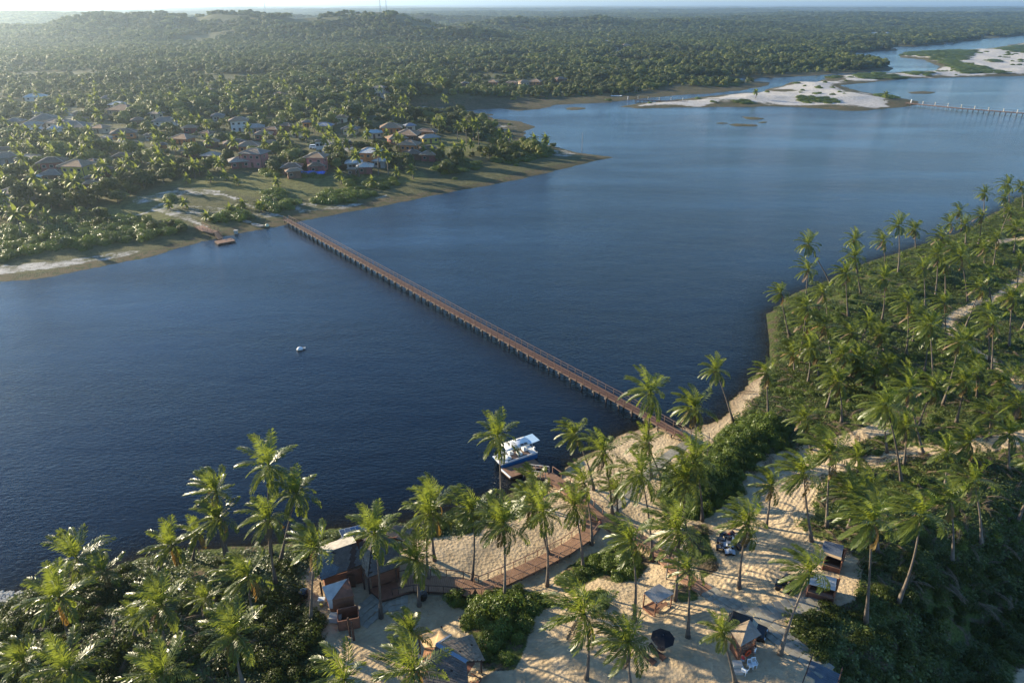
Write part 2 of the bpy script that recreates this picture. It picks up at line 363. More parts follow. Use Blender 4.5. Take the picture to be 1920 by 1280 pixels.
# from here on heights are read off the finished ground sheet
_YS = Y[:, 0].copy(); _ZG = Z.reshape(shp)
def height(x, y, fields=None):
    x = np.atleast_1d(np.asarray(x, float)); y = np.atleast_1d(np.asarray(y, float))
    r = np.clip(np.searchsorted(_YS, y) - 1, 0, nr - 2); fy = np.clip((y - _YS[r]) / (_YS[r + 1] - _YS[r]), 0, 1)
    def row(rr):
        u = (x / (0.98 * np.abs(_YS[rr]) + 62) + 1) * 0.5 * (nc - 1); c = np.clip(u.astype(int), 0, nc - 2); f = np.clip(u - c, 0, 1); return _ZG[rr, c] * (1 - f) + _ZG[rr, c + 1] * f
    return row(r) * (1 - fy) + row(r + 1) * fy
idx = np.arange(nr * nc).reshape(nr, nc)
F = np.stack([idx[:-1, :-1], idx[:-1, 1:], idx[1:, 1:], idx[1:, :-1]], -1).reshape(-1, 4)
keep = ~((Z[F].max(1) < -1.2) & (yf[F].max(1) < 5000))                 # the deep lake bed is left out: the water is dark and opaque there
F = F[keep]
def big_mesh(name, V, F):
    me = bpy.data.meshes.new(name); me.vertices.add(len(V)); me.vertices.foreach_set('co', V.ravel().astype(np.float32))
    me.loops.add(F.size); me.loops.foreach_set('vertex_index', F.ravel().astype(np.int32)); me.polygons.add(len(F))
    me.polygons.foreach_set('loop_start', np.arange(0, F.size, F.shape[1], dtype=np.int32)); me.polygons.foreach_set('loop_total', np.full(len(F), F.shape[1], np.int32))
    me.update(calc_edges=True); me.polygons.foreach_set('use_smooth', np.ones(len(F), bool)); return me
used = np.unique(F); remap = np.zeros(nr * nc, np.int64); remap[used] = np.arange(len(used))
me = big_mesh('ground', np.stack([xf, yf, Z], 1)[used], remap[F])
TRACKS = [[(1530, 880), (1500, 930), (1470, 980), (1430, 1030), (1408, 1075), (1430, 1115), (1490, 1112)], [(1500, 1000), (1450, 1035), (1395, 1085), (1370, 1120)], [(985, 1262), (1050, 1215), (1150, 1195), (1260, 1165), (1330, 1130)], [(1480, 960), (1400, 1010), (1350, 1060)], [(640, 1270), (680, 1225), (740, 1195)]]
A_td = np.full(xf.shape, 50.0)
for t_ in TRACKS: A_td = np.minimum(A_td, linedist(xf, yf, [tuple(at(*p)[:2]) for p in t_]))
A_td = np.where(near_m, A_td + 0.0 * A_td, 50.0)
for nm, a in (('track', A_td), ('sand', A_sand), ('path', A_path), ('white', A_white), ('lawn', A_lawn), ('marsh', A_marsh), ('near', near_m * 1.0), ('shore', np.clip(np.maximum(DN, np.maximum(DF, DS)) / 20, 0, 1))):
    at_ = me.attributes.new(nm, 'FLOAT', 'POINT'); at_.data.foreach_set('value', a[used].astype(np.float32))
ground = link(bpy.data.objects.new('ground', me)); tag(ground, kind='structure')

def ground_material():
    m, nt, N, L, p = node_mat('ground')
    def A(nm):
        a = N.new('ShaderNodeAttribute'); a.attribute_name = nm; return a.outputs['Fac']
    tc = N.new('ShaderNodeTexCoord'); co = tc.outputs['Object']
    n_big = noise(N, L, 0.08, 5, co); n_mid = noise(N, L, 0.5, 6, co, 0.65); n_fine = noise(N, L, 3.5, 5, co, 0.7); n_vf = noise(N, L, 14, 3, co)
    # sand, damp and trodden
    sand = ramp(N, [(0.3, (0.34, 0.255, 0.155)), (0.55, (0.46, 0.355, 0.225)), (0.8, (0.53, 0.42, 0.28))]); L.new(n_mid.outputs[0], sand.inputs[0])
    litter = ramp(N, [(0.60, 0.0), (0.72, 1.0)]); L.new(n_fine.outputs[0], litter.inputs[0])
    sandc = mixc(N, L, mth(N, L, 'MULTIPLY', litter.outputs[0], 0.18), sand.outputs[0], (0.2, 0.14, 0.08))
    damp = mth(N, L, 'SUBTRACT', 1.0, mth(N, L, 'MULTIPLY', A('shore'), 12.0), True)
    sandc = mixc(N, L, mth(N, L, 'MULTIPLY', damp, 0.75), sandc, (0.17, 0.11, 0.06))
    # low green cover over brown litter
    grn = ramp(N, [(0.25, (0.034, 0.028, 0.016)), (0.42, (0.058, 0.072, 0.018)), (0.6, (0.092, 0.115, 0.028)), (0.8, (0.18, 0.17, 0.07))]); L.new(n_fine.outputs[0], grn.inputs[0])
    brn = ramp(N, [(0.3, (0.05, 0.036, 0.022)), (0.7, (0.17, 0.125, 0.08))]); L.new(n_fine.outputs[0], brn.inputs[0])
    patch = ramp(N, [(0.50, 0.0), (0.60, 1.0)]); L.new(n_mid.outputs[0], patch.inputs[0])
    nearc = mixc(N, L, patch.outputs[0], grn.outputs[0], brn.outputs[0])
    # far floor
    farg = ramp(N, [(0.35, (0.060, 0.066, 0.026)), (0.7, (0.135, 0.125, 0.055))]); L.new(n_mid.outputs[0], farg.inputs[0])
    marsh = ramp(N, [(0.3, (0.050, 0.050, 0.022)), (0.55, (0.115, 0.088, 0.048)), (0.8, (0.075, 0.085, 0.030))]); L.new(n_big.outputs[0], marsh.inputs[0])
    marshc = mixc(N, L, patch.outputs[0], marsh.outputs[0], (0.045, 0.058, 0.02))
    lawn = ramp(N, [(0.35, (0.075, 0.082, 0.026)), (0.65, (0.17, 0.165, 0.055))]); L.new(n_mid.outputs[0], lawn.inputs[0])
    white = ramp(N, [(0.3, (0.33, 0.30, 0.25)), (0.6, (0.52, 0.49, 0.44))]); L.new(n_mid.outputs[0], white.inputs[0])
    c = mixc(N, L, A('marsh'), farg.outputs[0], marshc)
    c = mixc(N, L, A('lawn'), c, lawn.outputs[0])
    wn1 = noise(N, L, 0.16, 6, co, 0.75)
    wm = mth(N, L, 'MULTIPLY', mth(N, L, 'SUBTRACT', mth(N, L, 'ADD', A('white'), mth(N, L, 'MULTIPLY', wn1.outputs[0], 2.4)), 1.95), 2.6, True)
    c = mixc(N, L, wm, c, white.outputs[0])
    sm = mth(N, L, 'MULTIPLY', mth(N, L, 'SUBTRACT', mth(N, L, 'ADD', A('sand'), mth(N, L, 'MULTIPLY', n_fine.outputs[0], 0.9)), 0.85), 3.5, True)
    nc_ = mixc(N, L, sm, nearc, sandc)
    c = mixc(N, L, A('near'), c, nc_)
    L.new(c, p.inputs['Base Color']); p.inputs['Roughness'].default_value = 0.95; p.inputs['Specular IOR Level'].default_value = 0.15
    # relief: footprints, wheel tracks, vines
    vor = N.new('ShaderNodeTexVoronoi'); vor.inputs['Scale'].default_value = 2.2; L.new(co, vor.inputs['Vector'])
    mp = N.new('ShaderNodeMapping'); mp.inputs['Rotation'].default_value = (0, 0, R(35)); mp.inputs['Scale'].default_value = (0.12, 2.2, 1); L.new(co, mp.inputs['Vector'])
    trk = noise(N, L, 1.3, 2, mp.outputs[0]); 
    hgt = mth(N, L, 'ADD', mth(N, L, 'MULTIPLY', n_fine.outputs[0], 0.55), mth(N, L, 'ADD', mth(N, L, 'MULTIPLY', vor.outputs['Distance'], 0.6), mth(N, L, 'ADD', mth(N, L, 'MULTIPLY', trk.outputs[0], 0.5), mth(N, L, 'MULTIPLY', n_vf.outputs[0], 0.15))))
    td = A('track'); wv = mth(N, L, 'SINE', mth(N, L, 'MULTIPLY', td, 11.0)); tm = mth(N, L, 'MULTIPLY', mth(N, L, 'SUBTRACT', 3.2, td, True), A('sand'), True)
    hgt = mth(N, L, 'ADD', hgt, mth(N, L, 'MULTIPLY', mth(N, L, 'MULTIPLY', wv, tm), 0.13))
    b = N.new('ShaderNodeBump'); b.inputs['Strength'].default_value = 0.9; b.inputs['Distance'].default_value = 0.24
    L.new(hgt, b.inputs['Height']); L.new(b.outputs[0], p.inputs['Normal'])
    return m
me.materials.append(ground_material())

# ------------------------------------------------------------------ the lagoon
def water_mesh():
    ys = [10.0]
    while ys[-1] < 5200: ys.append(ys[-1] + max(1.5, 0.02 * ys[-1]))
    ys = np.array(ys); nx = 150; u = np.linspace(-1, 1, nx)
    X = (u[None, :] * (1.0 * ys[:, None] + 90)).ravel(); Y = np.repeat(ys, nx)
    n = len(ys); ix = np.arange(n * nx).reshape(n, nx); F = np.stack([ix[:-1, :-1], ix[:-1, 1:], ix[1:, 1:], ix[1:, :-1]], -1).reshape(-1, 4)
    dn, df, ds, di = land_fields(X, Y); near_any = np.maximum(np.maximum(dn, df), np.maximum(ds, di))
    k = near_any[F].min(1) < 6; F = F[k]; us = np.unique(F); rm = np.zeros(len(X), np.int64); rm[us] = np.arange(len(us))
    me = big_mesh('water', np.stack([X, Y, np.zeros_like(X)], 1)[us], rm[F])
    a = me.attributes.new('shallow', 'FLOAT', 'POINT'); a.data.foreach_set('value', (np.exp(np.clip(near_any, -200, 0) / 4.5) * (dn > -25))[us].astype(np.float32))
    return me
wme = water_mesh(); water = link(bpy.data.objects.new('water', wme)); tag(water, kind='structure')
def water_material():
    m, nt, N, L, p = node_mat('water')
    tc = N.new('ShaderNodeTexCoord'); co = tc.outputs['Object']
    def layer(scale, rot, stretch, detail=3, rough=0.55):
        mp = N.new('ShaderNodeMapping'); mp.inputs['Rotation'].default_value = (0, 0, R(rot)); mp.inputs['Scale'].default_value = (scale, scale * stretch, scale); L.new(co, mp.inputs['Vector'])
        return noise(N, L, 1.0, detail, mp.outputs[0], rough).outputs[0]
    w1 = layer(0.95, 22, 2.2, 3); w2 = layer(2.3, -8, 1.9, 3); w3 = layer(0.11, 15, 2.0, 2); w4 = layer(4.5, 40, 1.5, 2)
    h = mth(N, L, 'ADD', mth(N, L, 'MULTIPLY', w1, 1.0), mth(N, L, 'ADD', mth(N, L, 'MULTIPLY', w2, 0.36), mth(N, L, 'ADD', mth(N, L, 'MULTIPLY', w3, 1.2), mth(N, L, 'MULTIPLY', w4, 0.20))))
    gmp = N.new('ShaderNodeMapping'); gmp.inputs['Rotation'].default_value = (0, 0, R(-20)); gmp.inputs['Scale'].default_value = (0.4, 1.6, 1); L.new(co, gmp.inputs['Vector']); gust = noise(N, L, 0.016, 4, gmp.outputs[0]); g = ramp(N, [(0.36, 0.45), (0.62, 1.0)]); L.new(gust.outputs[0], g.inputs[0])
    b = N.new('ShaderNodeBump'); b.inputs['Distance'].default_value = 0.17; L.new(g.outputs[0], b.inputs['Strength']); L.new(h, b.inputs['Height'])
    p.inputs['Base Color'].default_value = (0.002, 0.006, 0.012, 1); p.inputs['Roughness'].default_value = 0.07; p.inputs['IOR'].default_value = 1.35
    p.inputs['Specular IOR Level'].default_value = 0.5
    L.new(b.outputs[0], p.inputs['Normal'])
    a = N.new('ShaderNodeAttribute'); a.attribute_name = 'shallow'
    tr = N.new('ShaderNodeBsdfTransparent'); tr.inputs[0].default_value = (0.42, 0.38, 0.27, 1)
    mx = N.new('ShaderNodeMixShader'); L.new(mth(N, L, 'MULTIPLY', a.outputs['Fac'], 0.75), mx.inputs[0]); L.new(p.outputs[0], mx.inputs[1]); L.new(tr.outputs[0], mx.inputs[2])
    L.new(mx.outputs[0], N['Material Output'].inputs[0])
    return m
wme.materials.append(water_material())
# ------------------------------------------------------------------ air
def haze_box():
    x0, x1, y0, y1, z0, z1 = -26000, 26000, -3000, 26000, -6, 118
    o = MB().box(((x0 + x1) / 2, (y0 + y1) / 2, (z0 + z1) / 2), (x1 - x0, y1 - y0, z1 - z0)).build('haze', None)
    m = bpy.data.materials.new('haze'); m.use_nodes = True; N = m.node_tree.nodes; L = m.node_tree.links; N.clear()
    v = N.new('ShaderNodeVolumePrincipled'); v.inputs['Color'].default_value = (0.70, 0.87, 1.0, 1); v.inputs['Density'].default_value = 0.00012; v.inputs['Anisotropy'].default_value = 0.70
    out = N.new('ShaderNodeOutputMaterial'); L.new(v.outputs[0], out.inputs['Volume'])
    o.data.materials.clear(); o.data.materials.append(m); tag(o, kind='stuff')
haze_box()
# ------------------------------------------------------------------ plant materials
def leaf_mat(name, dark, light, rough=0.42, trans=0.35, tcol=None, scale=0.35, objvar=0.35, spec=0.5, accent=None):
    m, nt, N, L, p = node_mat(name)
    tc = N.new('ShaderNodeTexCoord'); n = noise(N, L, scale, 3, tc.outputs['Object']); oi = N.new('ShaderNodeObjectInfo')
    f = mth(N, L, 'ADD', mth(N, L, 'MULTIPLY', mth(N, L, 'SUBTRACT', n.outputs[0], 0.5), 1.8), mth(N, L, 'ADD', 0.5 - objvar / 2, mth(N, L, 'MULTIPLY', oi.outputs['Random'], objvar)), True)
    c = mixc(N, L, f, dark, light)
    if accent:
        ln = noise(N, L, 0.007, 3, oi.outputs['Location']); pr_ = ramp(N, [(0.38, 0.55), (0.62, 1.25)]); L.new(ln.outputs[0], pr_.inputs[0]); hv = N.new('ShaderNodeHueSaturation'); L.new(pr_.outputs[0], hv.inputs['Value']); L.new(c, hv.inputs['Color']); c = hv.outputs[0]
        c = mixc(N, L, mth(N, L, 'MULTIPLY', mth(N, L, 'GREATER_THAN', oi.outputs['Random'], 0.79), 0.7), c, accent)
    L.new(c, p.inputs['Base Color']); p.inputs['Roughness'].default_value = rough; p.inputs['Specular IOR Level'].default_value = spec
    t = N.new('ShaderNodeBsdfTranslucent')
    if tcol: L.new(mixc(N, L, 0.75, c, tcol), t.inputs[0])
    else: L.new(c, t.inputs[0])
    mx = N.new('ShaderNodeMixShader'); mx.inputs[0].default_value = trans; L.new(p.outputs[0], mx.inputs[1]); L.new(t.outputs[0], mx.inputs[2]); L.new(mx.outputs[0], N['Material Output'].inputs[0])
    return m
M_FROND = leaf_mat('palm_frond', (0.042, 0.070, 0.011), (0.135, 0.165, 0.030), 0.36, 0.43, (0.30, 0.35, 0.035), spec=0.5)
M_OLD = leaf_mat('old_frond', (0.13, 0.095, 0.025), (0.26, 0.155, 0.04), 0.6, 0.3, (0.38, 0.21, 0.04))
M_DRY = leaf_mat('dry_frond', (0.11, 0.075, 0.045), (0.22, 0.16, 0.10), 0.8, 0.2)
M_TRUNK = simple_mat('palm_trunk', (0.135, 0.11, 0.09), 0.85, 0.3, 2.5, spec=0.2, bump=0.6, objvar=0.25)
M_LEAF = leaf_mat('tree_leaves', (0.016, 0.030, 0.008), (0.125, 0.155, 0.032), 0.5, 0.32, (0.22, 0.27, 0.04), 0.22, 0.5, 0.3, (0.20, 0.21, 0.045))
M_SHRUB = leaf_mat('shrub_leaves', (0.034, 0.060, 0.010), (0.16, 0.21, 0.034), 0.42, 0.3, (0.20, 0.27, 0.03), 0.5, 0.45, spec=0.3)
M_BRUSH = leaf_mat('dry_brush', (0.05, 0.042, 0.028), (0.13, 0.11, 0.07), 0.7, 0.2, None, 0.6, 0.4)
M_COVER = leaf_mat('vine_leaves', (0.030, 0.050, 0.010), (0.12, 0.15, 0.030), 0.5, 0.28, (0.22, 0.27, 0.04), 0.4, 0.6)
M_BARK = simple_mat('bark', (0.11, 0.085, 0.065), 0.9, 0.3, 2.0, spec=0.15, bump=0.4)
WIND = Vector((-0.93, 0.30, 0.05))

def frond_mesh(rng, az, el, length, droop, wind, mat, stations=22, lw=0.15, lmax=1.08, segs=9):
    """one feather leaf: midrib and leaflets, bent by its weight and by the wind"""
    d = Vector((math.cos(az) * math.cos(el), math.sin(az) * math.cos(el), math.sin(el))); p = Vector((0, 0, 0)); step = length / segs
    P = [p.copy()]; D = [d.copy()]
    for k in range(segs):
        s = (k + 1) / segs
        d = (d + Vector((0, 0, -1)) * droop * (0.25 + 1.3 * s) / segs * 2.0 + WIND * wind * (0.25 + 1.1 * s) / segs * 2.0).normalized()
        p = p + d * step; P.append(p.copy()); D.append(d.copy())
    def pt(s):
        q = s * segs; i = min(int(q), segs - 1); f = q - i; return P[i].lerp(P[i + 1], f), D[i].lerp(D[i + 1], f).normalized()
    V = []; Fc = []
    up = Vector((0, 0, 1))
    for i in range(segs + 1):
        sd = D[i].cross(up); sd = sd.normalized() if sd.length > 0.1 else Vector((math.sin(az), -math.cos(az), 0)); w = 0.075 * (1 - i / segs) + 0.012
        V += [P[i] - sd * w, P[i] + sd * w + Vector((0, 0, 0.01))]
        if i: Fc.append((2 * i - 2, 2 * i - 1, 2 * i + 1, 2 * i))
    for j in range(stations):
        s = 0.13 + 0.87 * (j + rng.random() * 0.5) / stations; q, dd = pt(min(s, 0.995))
        sd = dd.cross(up); sd = sd.normalized() if sd.length > 0.15 else Vector((math.sin(az), -math.cos(az), 0)); nrm = sd.cross(dd).normalized()
        ll = lmax * (math.sin(math.pi * (0.12 + 0.80 * s)) ** 0.7) * rng.uniform(0.85, 1.1)
        for sg in (-1, 1):
            if rng.random() < 0.04: continue
            ld = (sd * sg * 0.8 + dd * (0.55 + 0.5 * s) - Vector((0, 0, 0.30 + 0.25 * rng.random())) + nrm * 0.22 + WIND * wind * 0.75 * rng.uniform(0.6, 1.2)).normalized()
            l2 = (ld - Vector((0, 0, 0.35)) + WIND * wind * 0.3).normalized()
            wv = (dd - ld * dd.dot(ld)); wv = wv.normalized() if wv.length > 0.05 else nrm
            wv = wv * lw * 0.5
            m_ = q + ld * ll * 0.5; tip = m_ + l2 * ll * 0.5; k = len(V)
            V += [q, m_ - wv, tip, m_ + wv]; Fc.append((k, k + 1, k + 2, k + 3))
    return mesh_from('frond', V, Fc, mat)

def crown_set(seed, n, length, wind, small=False):
    rng = random.Random(seed); out = []
    for k in range(n):
        f = k / (n - 1); az = k * 2.39996 + rng.uniform(-0.3, 0.3)
        el = R(86 - 130 * f ** 1.1 + rng.uniform(-9, 9)); L_ = length * (0.72 + 0.34 * math.sin(math.pi * min(1, 0.25 + f * 0.75))) * rng.uniform(0.9, 1.08)
        mat = M_FROND; dr = 0.40 + 0.66 * f + rng.uniform(-0.1, 0.15)
        if f > 0.86 and rng.random() < 0.35: mat = M_OLD
        elif f > 0.93 and rng.random() < 0.5: mat = M_DRY
        out.append(frond_mesh(rng, az, el, L_, dr, wind * rng.uniform(0.75, 1.2) * (1.0 - 0.25 * f), mat))
    return out
CROWNS = [crown_set(s, n, l, w) for s, n, l, w in ((1, 24, 4.5, 0.40), (2, 26, 4.3, 0.55), (3, 22, 4.7, 0.75), (4, 25, 4.4, 0.65), (5, 23, 4.2, 0.90), (6, 25, 4.6, 0.50), (7, 21, 4.3, 1.05), (8, 24, 4.5, 0.85), (9, 20, 4.1, 0.35), (10, 26, 4.4, 1.15))]
COCO = MB()
for k in range(7):
    a = k * 0.9; COCO.lathe((math.cos(a) * 0.28, math.sin(a) * 0.28, -0.28 - 0.08 * (k % 2)), [(0.02, -0.15), (0.13, -0.06), (0.13, 0.06), (0.02, 0.14)], 6)
ME_COCO = COCO.mesh('coconuts', simple_mat('coconut_husk', (0.17, 0.13, 0.045), 0.6))

PALM_SPOTS = []      # (x, y) of every palm base, so that fill-ins keep their distance
PALMS = []
def palm(base, crown, idx, size=1.0, crown_i=None):
    """base and crown as photo pixels; the crown stands over the base at the base's own distance"""
    b = at(*base)
    dx, dy, dz = ray(*crown); t = b.y / dy
    c = Vector((dx * t, b.y, CAM_H + dz * t))
    rng = random.Random(idx * 13 + 5)
    hh = max(c.z - b.z, 2.2); c.z = b.z + hh
    root = empty('coconut_palm', b)
    lean = Vector((c.x - b.x, rng.uniform(-0.6, 0.6) * hh / 12, 0))
    sag = rng.uniform(-0.05, 0.10) * hh; n = 9; pts = []; rs = []
    side = 1 if lean.x > 0 else -1
    for k in range(n + 1):
        s = k / n; off = lean * (s ** 1.0) + Vector((side * sag * math.sin(math.pi * s) * -0.45, 0, 0))
        pts.append(off + Vector((0, 0, -0.3 + (hh + 0.3) * s))); rs.append((0.20 * (1 - s) ** 5 + 0.135 - 0.055 * s) * (1 + 0.04 * (k % 2)))
    m = MB(); m.tube(pts, rs, 7); tr = m.build('trunk', M_TRUNK, root, smooth=True)
    top = pts[-1]; ci = rng.randrange(len(CROWNS)) if crown_i is None else crown_i
    rz = rng.uniform(-0.35, 0.35); sc = size * (0.88 if base[0] > 1440 and base[1] < 930 else 0.95) * rng.uniform(0.86, 1.08)
    drop = rng.choice([0, 0, 1, 3, 5])
    for q_, f in enumerate(CROWNS[ci]):
        if q_ and (q_ * 7 + idx) % 24 < drop: continue
        o = part('frond', f, root, top, rz); o.scale = (sc, sc, sc)
    o = part('coconut_cluster', ME_COCO, root, top, rng.uniform(0, 6))
    PALM_SPOTS.append((b.x, b.y)); PALMS.append((root, base, crown, hh, lean.x)); return root
M_FARFROND = leaf_mat('far_palm_crown', (0.045, 0.070, 0.014), (0.15, 0.175, 0.04), 0.5, 0.42, (0.30, 0.34, 0.05), spec=0.12)
# base pixel, crown pixel, [size], [crown kind]
NEAR_PALMS = [((137, 1212), (110, 1120), 1.1), ((150, 1088), (145, 1045)), ((207, 1104), (197, 1068), 0.9), ((312, 1232), (304, 1132)), ((140, 1320), (132, 1250), 1.1), ((305, 1345), (300, 1268), 1.05),
 ((457, 1285), (442, 1188), 1.1), ((482, 1170), (466, 1078), 1.1), ((296, 1068), (322, 1020), 1.05), ((426, 1060), (410, 972), 1.05), ((428, 1045), (404, 922)), ((517, 1092), (505, 970), 1.05, 3), ((508, 1038), (504, 872), 1.0, 0),
 ((524, 1054), (554, 928)), ((582, 1168), (592, 1024), 0.85), ((714, 1157), (705, 992), 0.85), ((786, 1135), (780, 1045), 0.9), ((804, 1088), (807, 962)), ((815, 1050), (817, 932), 0.9), ((884, 1093), (887, 960), 0.95),
 ((946, 1124), (944, 984), 1.0, 1), ((940, 938), (933, 822), 1.0, 0), ((1026, 1098), (1018, 962)), ((1031, 1043), (1000, 940), 0.9), ((1003, 948), (1000, 900), 0.85), ((1094, 1067), (1078, 952), 0.95), ((1110, 1020), (1094, 902), 0.9),
 ((1149, 962), (1133, 848), 1.0, 5), ((1114, 918), (1078, 816), 0.9), ((1159, 964), (1157, 916), 0.85), ((1222, 895), (1219, 735), 1.0, 0), ((1243, 900), (1213, 832), 0.95), ((1224, 1052), (1203, 892), 1.0, 5), 
 ((1305, 832), (1302, 764), 1.0, 1), ((1376, 790), (1342, 694), 0.8, 0), ((1317, 976), (1302, 862), 1.0), ((1286, 992), (1284, 898)), ((1266, 1125), (1272, 990), 1.0, 3), ((1189, 1163), (1182, 1006), 0.9, 4),
 ((1290, 1194), (1290, 1062), 0.7, 6), ((1099, 1272), (1095, 1156), 1.0, 2), ((1187, 1300), (1178, 1200), 1.0, 3), ((783, 1262), (772, 1182), 0.78), ((776, 1370), (774, 1262), 1.05, 2), ((652, 1380), (646, 1272), 0.9),
 ((1386, 1102), (1400, 974), 0.85), ((1462, 1226), (1516, 1066), 0.85, 6), ((1381, 1280), (1352, 1180), 0.62), ((1436, 988), (1445, 908), 0.8), ((1523, 1014), (1507, 888)), ((1551, 988), (1560, 852), 1.0, 6),
 ((1522, 842), (1510, 784)), ((1441, 778), (1437, 699)), ((1578, 792), (1572, 716)), ((1692, 908), (1657, 755)), ((1734, 854), (1706, 731)), ((1664, 848), (1652, 772), 0.9), ((1617, 724), (1617, 690), 0.9), ((1667, 708), (1667, 684), 0.9),
 ((1770, 918), (1773, 845)), ((1817, 872), (1817, 828)), ((1857, 818), (1857, 774)), ((1608, 888), (1607, 856), 0.9), ((1636, 955), (1635, 909), 0.9), ((1624, 1167), (1635, 978), 1.05, 6), ((1647, 1034), (1640, 958), 0.9),
 ((1682, 1134), (1728, 966), 1.05, 6), ((1786, 1053), (1784, 940)), ((1841, 1022), (1826, 902)), ((1832, 745), (1832, 702)), ((1882, 752), (1882, 718)), ((1904, 786), (1910, 758)),
 ((1559, 531), (1515, 458), 1.0, 0), ((1512, 560), (1515, 506), 1.05, 2), ((1481, 628), (1465, 551), 1.0), ((1552, 597), (1543, 549)), ((1608, 512), (1602, 449)), ((1615, 550), (1602, 482)), ((1591, 594), (1584, 511), 0.9),
 ((1660, 500), (1656, 451)), ((1684, 512), (1687, 424)), ((1718, 465), (1715, 430)), ((1654, 600), (1656, 521)), ((1699, 668), (1702, 566), 1.05), ((1782, 466), (1782, 418)), ((1804, 430), (1799, 396)), ((1811, 456), (1809, 421)),
 ((1845, 402), (1845, 362)), ((1893, 383), (1890, 346)), ((1884, 408), (1884, 371)), ((1918, 390), (1915, 350)), ((1834, 459), (1840, 405)), ((1863, 500), (1868, 446)), ((1901, 475), (1906, 427)), ((1847, 495), (1846, 465)),
 ((1907, 541), (1912, 490)), ((1815, 566), (1802, 481)), ((1774, 553), (1774, 496)), ((1754, 555), (1759, 477)), ((1735, 578), (1731, 502)), ((1860, 572), (1850, 515), 1.05), ((1806, 622), (1841, 540)), ((1774, 653), (1771, 568)),
 ((1856, 678), (1852, 586)), ((1860, 703), (1865, 611)), ((1893, 650), (1899, 558)), ((1752, 720), (1741, 605), 1.05), ((1732, 703), (1737, 622)), ((1515, 716), (1518, 650)), ((1596, 660), (1596, 624)), ((1643, 675), (1652, 627)),
 ((1562, 669), (1546, 611)), ((1537, 706), (1527, 652)), ((1571, 725), (1565, 690)), ((1615, 716), (1612, 674)), ((1645, 735), (1640, 705)), ((1665, 720), (1665, 682), 0.9), ((1812, 672), (1812, 640)), ((1827, 718), (1824, 683)),
 ((1491, 694), (1487, 661)), ((1702, 735), (1702, 705)), ((1895, 735), (1890, 706)), ((1515, 640), (1513, 605)), ((1712, 640), (1712, 590)), ((1695, 872), (1700, 800)), ((1893, 880), (1890, 812)), ((1590, 990), (1600, 930), 0.9)]
for i, q in enumerate(NEAR_PALMS): palm(q[0], q[1], i, q[2] if len(q) > 2 else 1.0, q[3] if len(q) > 3 else None)
GROVE = [(1465, 600), (1560, 540), (1740, 470), (1860, 420), (1990, 360), (2060, 1000), (1850, 1010), (1700, 1000), (1560, 800), (1480, 720)]
rg = random.Random(77); fills = 0
for _ in range(900):
    if fills >= 24: break
    px, py = rg.uniform(1465, 2050), rg.uniform(395, 980)
    if float(sdf(np.array([px]), np.array([py]), GROVE)[0]) < 0: continue
    b = at(px, py)
    if min(math.hypot(b.x - a, b.y - c) for a, c in PALM_SPOTS) < 4.6: continue
    if any(float(linedist(np.array([px]), np.array([py]), pts)[0]) < 9 for pts, w in DIRT_PATHS): continue
    dist = math.hypot(b.y, b.x); hpx = rg.uniform(7.5, 13) * FPX / dist * 0.9
    palm((px, py), (px + rg.uniform(-9, 9) + (px - 960) / 2590 * hpx, py - hpx), 500 + fills, 0.98); fills += 1
rg = random.Random(5)
for k, (px, py, s) in enumerate([(40, 1300, 1), (380, 1160, .7), (250, 1195, .7), (360, 1050, .9)]):
    palm((px, py), (px + rg.uniform(-12, 12), py - 55 * s), 700 + k, 0.9 * s)

# ------------------------------------------------------------------ leafy masses
def leaf_cloud(rng, blobs, n, leaf, mat, name='crown', flat_=0.35, inner=0.72):
    """leaf-sized faces over a cluster of lumps"""
    V = []; Fc = []; tot = sum(b[3] ** 2 for b in blobs)
    for bx, by, bz, r, sq in blobs:
        for _ in range(int(n * r * r / tot)):
            z = rng.uniform(-0.35, 1); a = rng.uniform(0, 2 * math.pi); q = math.sqrt(max(0, 1 - z * z)); nrm = Vector((q * math.cos(a), q * math.sin(a), z))
            rr = r * rng.uniform(inner, 1.05); c = Vector((bx, by, bz)) + Vector((nrm.x * rr, nrm.y * rr, nrm.z * rr * sq))
            nn = (nrm + Vector((rng.gauss(0, .33), rng.gauss(0, .33), rng.gauss(0.15, .33)))).normalized()
            u = nn.cross(Vector((rng.gauss(0, 1), rng.gauss(0, 1), rng.gauss(0, 1)))).normalized(); v = nn.cross(u); l = leaf * rng.uniform(0.6, 1.3); k = len(V)
            V += [c - u * l * 0.5, c - v * l * 0.34, c + u * l * 0.5, c + v * l * 0.34]; Fc.append((k, k + 1, k + 2, k + 3))
    return mesh_from(name, V, Fc, mat)
def tree_blobs(rng, w, h, n):
    out = [(0, 0, h * 0.55, w * 0.36, 0.7)]
    for _ in range(n):
        a = rng.uniform(0, 6.283); r = w * 0.5 * rng.uniform(0.35, 0.8); out.append((r * math.cos(a), r * math.sin(a), h * rng.uniform(0.38, 0.85) - r * 0.12, w * rng.uniform(0.17, 0.27), 0.8))
    return out
TREE_ME = []
for s in range(6):
    rng = random.Random(40 + s); w = [7.5, 6.5, 9, 6, 8, 5.5][s]; h = [6.5, 7.5, 6, 5, 7, 6.5][s]
    bl = tree_blobs(rng, w, h, 11)
    TREE_ME.append((leaf_cloud(rng, bl, 1900, 0.70, M_LEAF, inner=0.86), h))
TRUNK_ME = []
